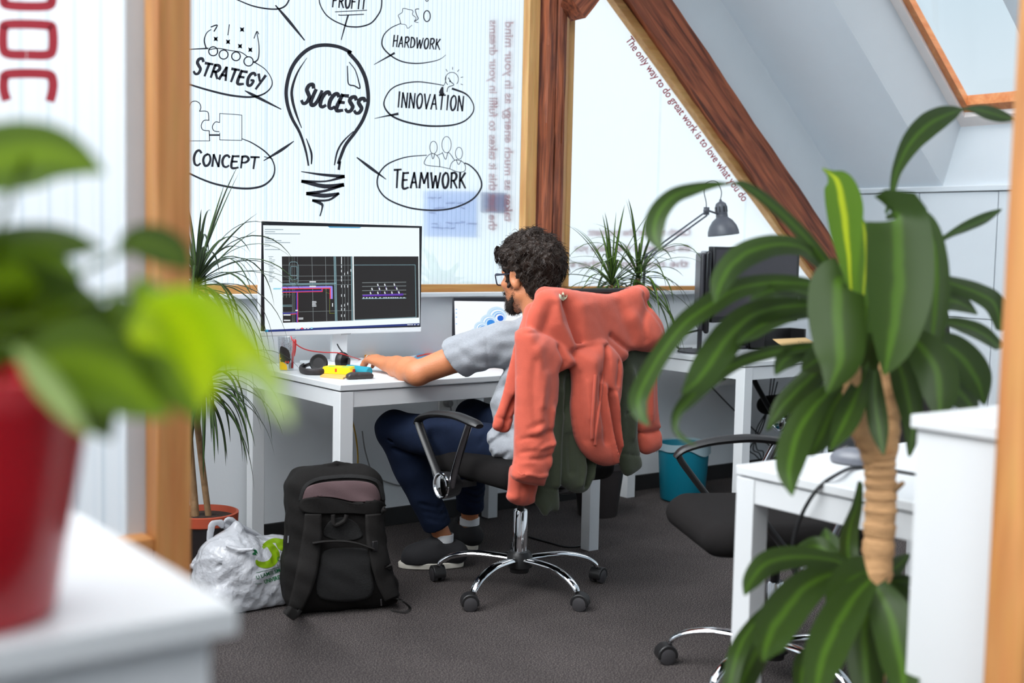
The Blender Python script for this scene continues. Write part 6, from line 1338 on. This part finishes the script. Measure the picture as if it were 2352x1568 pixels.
def patch(outline, mat, nm, off, parent, n=18, thick=.006, smooth=6, tr=None):
    """padded patch that follows the surface under it, built in rings from its middle"""
    pl = spl(outline, smooth, True); c = (pl.max(0)+pl.min(0))/2; f = onto(tr or tr_, off); q = MB(); k = len(pl); rs = np.linspace(.06, 1, 12)
    for r in rs:
        for p in pl: q.v.append(tuple(f(*(c+(p-c)*r))))
    q.f = [(a*k+i, a*k+(i+1) % k, (a+1)*k+(i+1) % k, (a+1)*k+i) for a in range(len(rs)-1) for i in range(k)]+[tuple(range(k))]; q.m = [0]*len(q.f)
    return padded(q.build(nm, mat, parent, smooth=80), thick)
def band(pts, wid, mat, nm, off, parent, thick=.006, tr=None, nx=6, n=8):
    """strap along a line, following the surface under it"""
    P = np.array(pts, float); W_ = np.interp(np.linspace(0, 1, len(P)), np.linspace(0, 1, len(wid)), wid); A = spl(np.column_stack([P, W_]), n); d = np.gradient(A[:, :2], axis=0); d /= np.linalg.norm(d, axis=1)[:, None]; nn = np.column_stack([-d[:, 1], d[:, 0]]); f = onto(tr or tr_, off); q = MB(); m = len(A)
    for i in range(m):
        for j in range(nx+1): q.v.append(tuple(f(*(A[i, :2]+nn[i]*A[i, 2]*(j/nx-.5)))))
    q.f = [(i*(nx+1)+j, i*(nx+1)+j+1, (i+1)*(nx+1)+j+1, (i+1)*(nx+1)+j) for i in range(m-1) for j in range(nx)]; q.m = [0]*len(q.f)
    o = q.build(nm, mat, parent, smooth=80); return padded(o, thick) if thick else o
patch([(691, 1147), (702, 1121), (741, 1108), (810, 1104), (852, 1110), (868, 1126), (871, 1149), (845, 1152), (810, 1151), (764, 1142), (707, 1140)], mauve, 'lining_panel', .003, bp_, 22)
patch([(690, 1150), (720, 1142), (770, 1146), (830, 1158), (874, 1150), (880, 1178), (800, 1178), (700, 1176)], bpm, 'top_flap', .007, bp_, 18, .012)
patch([(745, 1230), (748, 1208), (765, 1192), (790, 1188), (815, 1198), (828, 1216), (830, 1234), (790, 1242)], bpd, 'back_recess', .002, bp_, 14, .003)
patch([(752, 1262), (845, 1262), (850, 1300), (848, 1370), (735, 1372), (735, 1300)], bpd, 'back_pad', .004, bp_, 18, .010)
band([(719, 1180), (718, 1215), (714, 1255), (706, 1305), (696, 1350), (680, 1392), (662, 1416)], [36, 40, 42, 44, 40, 30, 22], gst, 'shoulder_strap', .012, bp_, .022)
band([(856, 1180), (859, 1215), (862, 1250), (872, 1295), (884, 1335), (898, 1372)], [34, 38, 38, 38, 38, 32], gst, 'shoulder_strap', .012, bp_, .022)
band([(690, 1150), (698, 1122), (716, 1106), (745, 1098), (800, 1094), (850, 1099), (872, 1114), (880, 1148)], [7, 8, 8, 8, 7], bpd, 'zip', .004, bp_, .006)
q = MB(); f = onto(tr_, .030); q.tube([f(*p) for p in spl([(718, 1247), (745, 1243), (780, 1242), (815, 1246), (858, 1260)], 6)], .009, 8, flat=.35); q.build('chest_strap', gst, bp_)
q = MB(); c_ = f(861, 1254); q.box((-.010, -.004, -.018), (.010, .004, .018), None, c_); q.build('buckle', blackp, bp_, bevel=.003)
q = MB(); f = onto(tr_, .016); q.tube([f(*p) for p in spl([(765, 1182), (768, 1205), (790, 1196), (796, 1182)], 6)], .007, 8); q.build('haul_loop', gst, bp_)
q = MB(); f = onto(tr_, .005); q.tube([f(663, 1230), f(662, 1246)], .0028, 6); q.tube([f(875, 1376), f(876, 1390)], .0028, 6); q.build('zip_pull', steel, bp_)
q = MB(); f = onto(tr_, .008); q.tube([f(*p) for p in spl([(900, 1372), (925, 1380), (942, 1396), (930, 1406), (900, 1402)], 5)], .008, 8, flat=.4); q.build('strap_tail', gst, bp_)

# ================================================================== WHITE CARRIER BAG
def bagmat():
    m = M('bag_plastic', S(200, 201, 206), .2, var=.04, scale=6, bump=1., bscale=34, trans=.25, coat=.5); return m
bg = empty('carrier_bag', (1.77, 3.77, 0), 'crumpled white plastic carrier bag with green print on the carpet', 'bag')
v = Vol((1.52, 3.58, -.01), (2.08, 4.02, .34), .0055); bc = PY(558, 1318, 3.77)
v.ell((bc[0]-.01, 3.77, .105), (.160, .130, .112)); v.ell((bc[0]-.05, 3.76, .17), (.10, .09, .075), .05); v.ell((bc[0]+.12, 3.79, .11), (.12, .10, .10), .04); v.rbox((bc[0]-.02, 3.76, .045), (.14, .115, .045), .03, .03)
v.cap((bc[0]-.04, 3.77, .22), (bc[0]-.02, 3.77, .262), .035, .02, .03)
rr = random.Random(21)
for i in range(24):                                     # creases radiate from the gathered top and along the foot
    a = rr.uniform(0, 2*math.pi); p0 = np.array([bc[0]-.03+rr.uniform(-.1, .1), 3.77+rr.uniform(-.09, .09), rr.uniform(.14, .25)]); d = np.array([math.cos(a)*.1, math.sin(a)*.08, rr.uniform(-.12, .02)])
    m = p0+d*.5+np.array([rr.uniform(-.02, .02) for _ in range(3)]); v.chain([p0, m, p0+d], [.003, .008, .004], .008, sub=i % 3 > 0)
v.disp(lambda X, Y, Z: .0055*np.abs(np.sin(X*34+2.2*np.sin(Z*31+Y*17)))*np.abs(np.cos(Z*30+1.7*np.sin(X*23)))+.0022*np.abs(np.sin(X*61-Z*52+2*np.sin(Y*60)))+.0006*np.abs(np.sin(X*120+Z*90+3*np.sin(Z*50)))-.004)
v.put(lambda X, Y, Z: (Z+0*X+0*Y)-.003, (-9, -9, -9), (9, 9, .003), 0, True)
bb_ = v.build('body', bagmat(), bg)
trb = BVHTree.FromPolygons([tuple(x.co+Vector(ORG[bg.name])) for x in bb_.data.vertices], [tuple(p.vertices) for p in bb_.data.polygons]); ob = onto(trb, .002)
q = Vol((1.52, 3.60, .17), (2.05, 3.96, .36), .004)
cloth(q, [(478, 1208), (486, 1196), (500, 1193), (512, 1194), (516, 1206), (510, 1214), (496, 1206), (492, 1220), (486, 1240), (474, 1245)], 3.80, .006, .008, k=.004)
cloth(q, [(512, 1200), (520, 1188), (534, 1187), (545, 1196), (562, 1206), (590, 1220), (610, 1232), (640, 1240), (648, 1250), (600, 1246), (560, 1236), (530, 1226), (514, 1216)], 3.81, .008, .010, [([(520, 1200), (560, 1220), (600, 1236)], .006, .012)], k=.004)
q.build('handle', MATS['bag_plastic'], bg)
c7_ = lambda pts: [(420+x/4.3556, 1080+y/4.3556) for x, y in pts]
gr = M('green_ink', S(116, 148, 14), .35); dg_ = M('dark_green_ink', S(20, 92, 52), .4)
for p, w_ in (([(800, 775), (850, 735), (905, 790), (930, 850), (890, 920), (820, 945), (755, 930), (735, 895)], [6, 13, 17, 18, 18, 15, 11, 4]), ([(800, 745), (860, 715), (920, 700), (985, 715), (1028, 710)], [3, 9, 11, 14, 12]), ([(940, 720), (985, 760), (1010, 805)], [8, 18, 4])): band(c7_(p), w_, gr, 'green_emblem', .0015, bg, 0, trb, 10, 10)
q = MB()
for p in ([(700, 795), (725, 805), (748, 832)], [(695, 838), (715, 832), (738, 846)]): strip(q, c7_(p), [1, 6, 1], ob, 5)
print_text(q, 'Cod', c7_([(950, 912)])[0], c7_([(1045, 880)])[0], 10, ob); print_text(q, 'U LAMIII SMO', c7_([(742, 1090)])[0], c7_([(1016, 998)])[0], 8.5, ob, False, .02); print_text(q, 'UNIVEREXPO', c7_([(820, 1132)])[0], c7_([(1048, 1058)])[0], 8.5, ob, False, .03)
strip(q, c7_([(735, 1022), (900, 985), (1010, 950)]), 1, ob, 3); strip(q, c7_([(728, 1135), (790, 1130)]), 1, ob, 3)
q.build('print', dg_, bg, smooth=0, fix=False)

# ================================================================== NEAR THE CAMERA
# left partition: pine post, ribbed sheet with red letters, rail
pxn = .812
lp_ = struct('trim_3', MB().box((pxn, 2.136, 0), (pxn+.066, 2.198, 2.7)), honey, 'pine post of the glazed partition beside the potted ivy', bevel=.004)
struct('trim_4', MB().box((-.2, 2.150, .617), (pxn, 2.205, .678)), wood('honey_rail', S(174, 112, 58), S(210, 150, 90), 0, .8, .5, .8), 'pine rail of the glazed partition', bevel=.004)
poly3 = polycarb('ribbed_sheet_near', .046, .5, .10)
w4 = struct('window_4', MB().box((-.2, 2.212, .60), (pxn+.02, 2.224, 2.6)), poly3, 'ribbed sheet of the near partition with red letters', smooth=0)
MB().box((pxn-.032, 2.199, .60), (pxn+.01, 2.2115, 2.6)).build('frame', M('grey_white_trim', S(178, 178, 180), .6), w4)
q = MB(); on4 = lambda u, v: PY(u, v, 2.2108)
for p in ([(8, -40), (8, -4), (20, 12), (106, 14), (120, -2), (120, -40)], [(55, 126), (20, 124), (8, 112), (8, 68), (20, 56), (108, 58), (121, 70), (121, 114), (108, 126), (67, 126)], [(14, 226), (9, 208), (9, 184), (20, 170), (106, 170), (121, 184), (121, 208), (116, 228)]): strip(q, p, 22, on4, 5)
q.build('lettering', red, w4, smooth=0, fix=False)
# right doorpost
struct('trim_5', MB().box((1.610, .905, 0), (1.690, .968, 2.7)), honey, 'pine post close to the camera beside the white cabinet', bevel=.003)
# white cabinets
def cabinet(x0, x1, y0, y1, h, label, o=.014):
    r = empty('cabinet', ((x0+x1)/2, (y0+y1)/2, 0), label, 'cabinet')
    MB().box((x0, y0, h-.022), (x1, y1, h)).build('top', lam, r, bevel=.002); MB().box((x0+o, y0+o, .04), (x1-o, y1-o, h-.0225)).build('body', lam, r, bevel=.002); MB().box((x0+o+.03, y0+o+.03, 0), (x1-o-.03, y1-o-.03, .04)).build('plinth', lam, r)
    return r
cabinet(1.719, 2.055, .46, 1.186, .966, 'white cabinet standing behind the near pine post', .008)
cabinet(-.06, .387, .85, 1.30, .95, 'white cabinet close to the camera with the red pot on it', .016)
# potted ivy in a red glazed pot
pc = PZ(-62, 1420, .95); pc = (pc[0], max(pc[1], .93))
iv = empty('potted_ivy', (pc[0], pc[1], .95), 'trailing yellow-green plant in a shiny red pot on the white cabinet', 'plant')
q = MB(); q.lathe([(0, .004), (.052, .004), (.055, .001), (.058, .004), (.074, .10), (.083, .155), (.086, .172), (.084, .180), (.079, .180), (.077, .165), (.06, .16), (0, .158)], (pc[0], pc[1], .95), 48); q.build('pot', M('red_glaze', S(172, 6, 26), .3, var=.03, coat=.15), iv)
q = MB(); q.lathe([(.076, .163), (.04, .167), (0, .166)], (pc[0], pc[1], .95), 24); q.build('soil', soilm, iv)
iv_d = leafmat('ivy_leaf', S(84, 112, 6), S(124, 156, 12), .3, .4, False); iv_y = leafmat('ivy_leaf_young', S(166, 196, 0), S(198, 220, 10), .3, .5, False); iv_k = leafmat('ivy_leaf_dark', S(56, 80, 8), S(84, 108, 12), .3, .3, False); iv_p = leafmat('ivy_leaf_pale', S(150, 176, 96), S(184, 204, 140), .4, .4, False)
rr = random.Random(3)
H_ = [.35, .85, 1, .95, .75, .4, .03]
px_leaves([([(-80, 380), (-10, 365), (60, 355), (120, 352), (180, 368), (242, 398)], [150, 158, 158, 130, 80, 4], (0, .02), 5), ([(-60, 640), (40, 640), (120, 660), (200, 720)], [140, 170, 150, 20], (.03, .02), 10), ([(60, 850), (160, 820), (250, 850), (330, 910), (390, 960)], [60, 170, 190, 120, 10], (-.02, -.03), 6), ([(320, 640), (350, 720), (400, 820), (440, 900), (462, 968)], [40, 140, 190, 130, 6], (-.03, -.03), 8)], .82, iv_d, 'foliage', iv, rr)
px_leaves([([(300, 780), (380, 745), (460, 748), (540, 800), (600, 845), (655, 872)], [40, 150, 170, 130, 80, 4], (-.04, -.03), 6), ([(330, 700), (400, 720), (450, 790), (470, 860), (468, 940)], [30, 110, 130, 90, 4], (-.05, -.02), 10)], .80, iv_y, 'foliage', iv, rr)
px_leaves([([(-70, 590), (20, 566), (100, 556), (170, 560), (240, 572)], [80, 92, 84, 60, 4], (.01, .02), 5), ([(270, 572), (310, 556), (360, 560), (405, 585), (440, 625)], [10, 70, 88, 74, 4], (.02, .02), 6), ([(-80, 770), (20, 720), (120, 730), (210, 780), (300, 870)], [180, 230, 220, 160, 30], (.02, 0), 8), ([(240, 700), (300, 760), (340, 830), (360, 900)], [60, 150, 140, 20], (.02, 0), 10), ([(180, 820), (210, 880), (230, 950), (256, 1012)], [60, 130, 110, 6], (-.01, -.02), 8)], .84, iv_k, 'foliage', iv, rr)
px_leaves([([(40, 800), (90, 860), (150, 930), (206, 1005)], [20, 66, 60, 6], (-.05, -.02), 10), ([(560, 830), (610, 880), (645, 930), (668, 975)], [16, 46, 44, 6], (-.10, -.03), 10)], .80, iv_p, 'foliage', iv, rr)
q = MB(); top = np.array([pc[0], pc[1], .95+.165])
for u, v_, t in ((60, 360, .82), (80, 640, .84), (100, 740, .84), (180, 840, .81), (330, 660, .80), (310, 775, .78), (300, 570, .86), (60, 810, .77)): e = PT(u, v_, t); q.tube(spl([top+np.array([rr.uniform(-.03, .03), rr.uniform(-.03, .03), 0]), (top+e)/2+np.array([0, 0, .02]), e], 5), .0022, 6)
q.build('stems', iv_d, iv, fix=False)
# mouse and cables on the near desk
ms = PZ(1963, 1066, DZ)
mo = empty('computer_mouse', (ms[0], ms[1], DZ), 'dark grey computer mouse on the white desk behind the plant trunk', 'mouse')
v = Vol((ms[0]-.07, ms[1]-.07, DZ-.005), (ms[0]+.07, ms[1]+.07, DZ+.05), .003); v.ell((ms[0], ms[1], DZ+.010), (.034, .058, .030), R=rot('Z', 20)); v.put(lambda X, Y, Z: (Z+0*X+0*Y)-(DZ+.001), (-9, -9, 0), (9, 9, DZ+.001), 0, True)
v.F = np.maximum(v.F, (DZ+.0012)-v.ax[2][None, None, :]).astype(np.float32); v.build('shell', M('mouse_grey', S(96, 98, 106), .35), mo, relax=1)
MB().tube([(ms[0]+.012, ms[1]+.03, DZ+.036), (ms[0]+.008, ms[1]+.042, DZ+.031)], .004, 8).build('wheel', blackp, mo)
one('cable', MB().tube(spl([PZ(1992, 1073, DZ+.004), PZ(1955, 1075, DZ+.006), PZ(1918, 1092, DZ+.012), PX(1880, 1120, 2.074), PX(1848, 1168, 2.062), PX(1828, 1220, 2.06), PX(1821, 1262, 2.06), PX(1830, 1330, 2.07)], 8), .0042, 10), bk, 'dark cable looping over the edge of the white desk beside the plant', 'cable')
one('cable', MB().tube(spl([PZ(2050, 1080, DZ+.004), PZ(2085, 1086, DZ+.004), PZ(2120, 1092, DZ+.004)], 6), .004, 8), bk, 'short dark cable on the desk right of the plant trunk', 'cable')
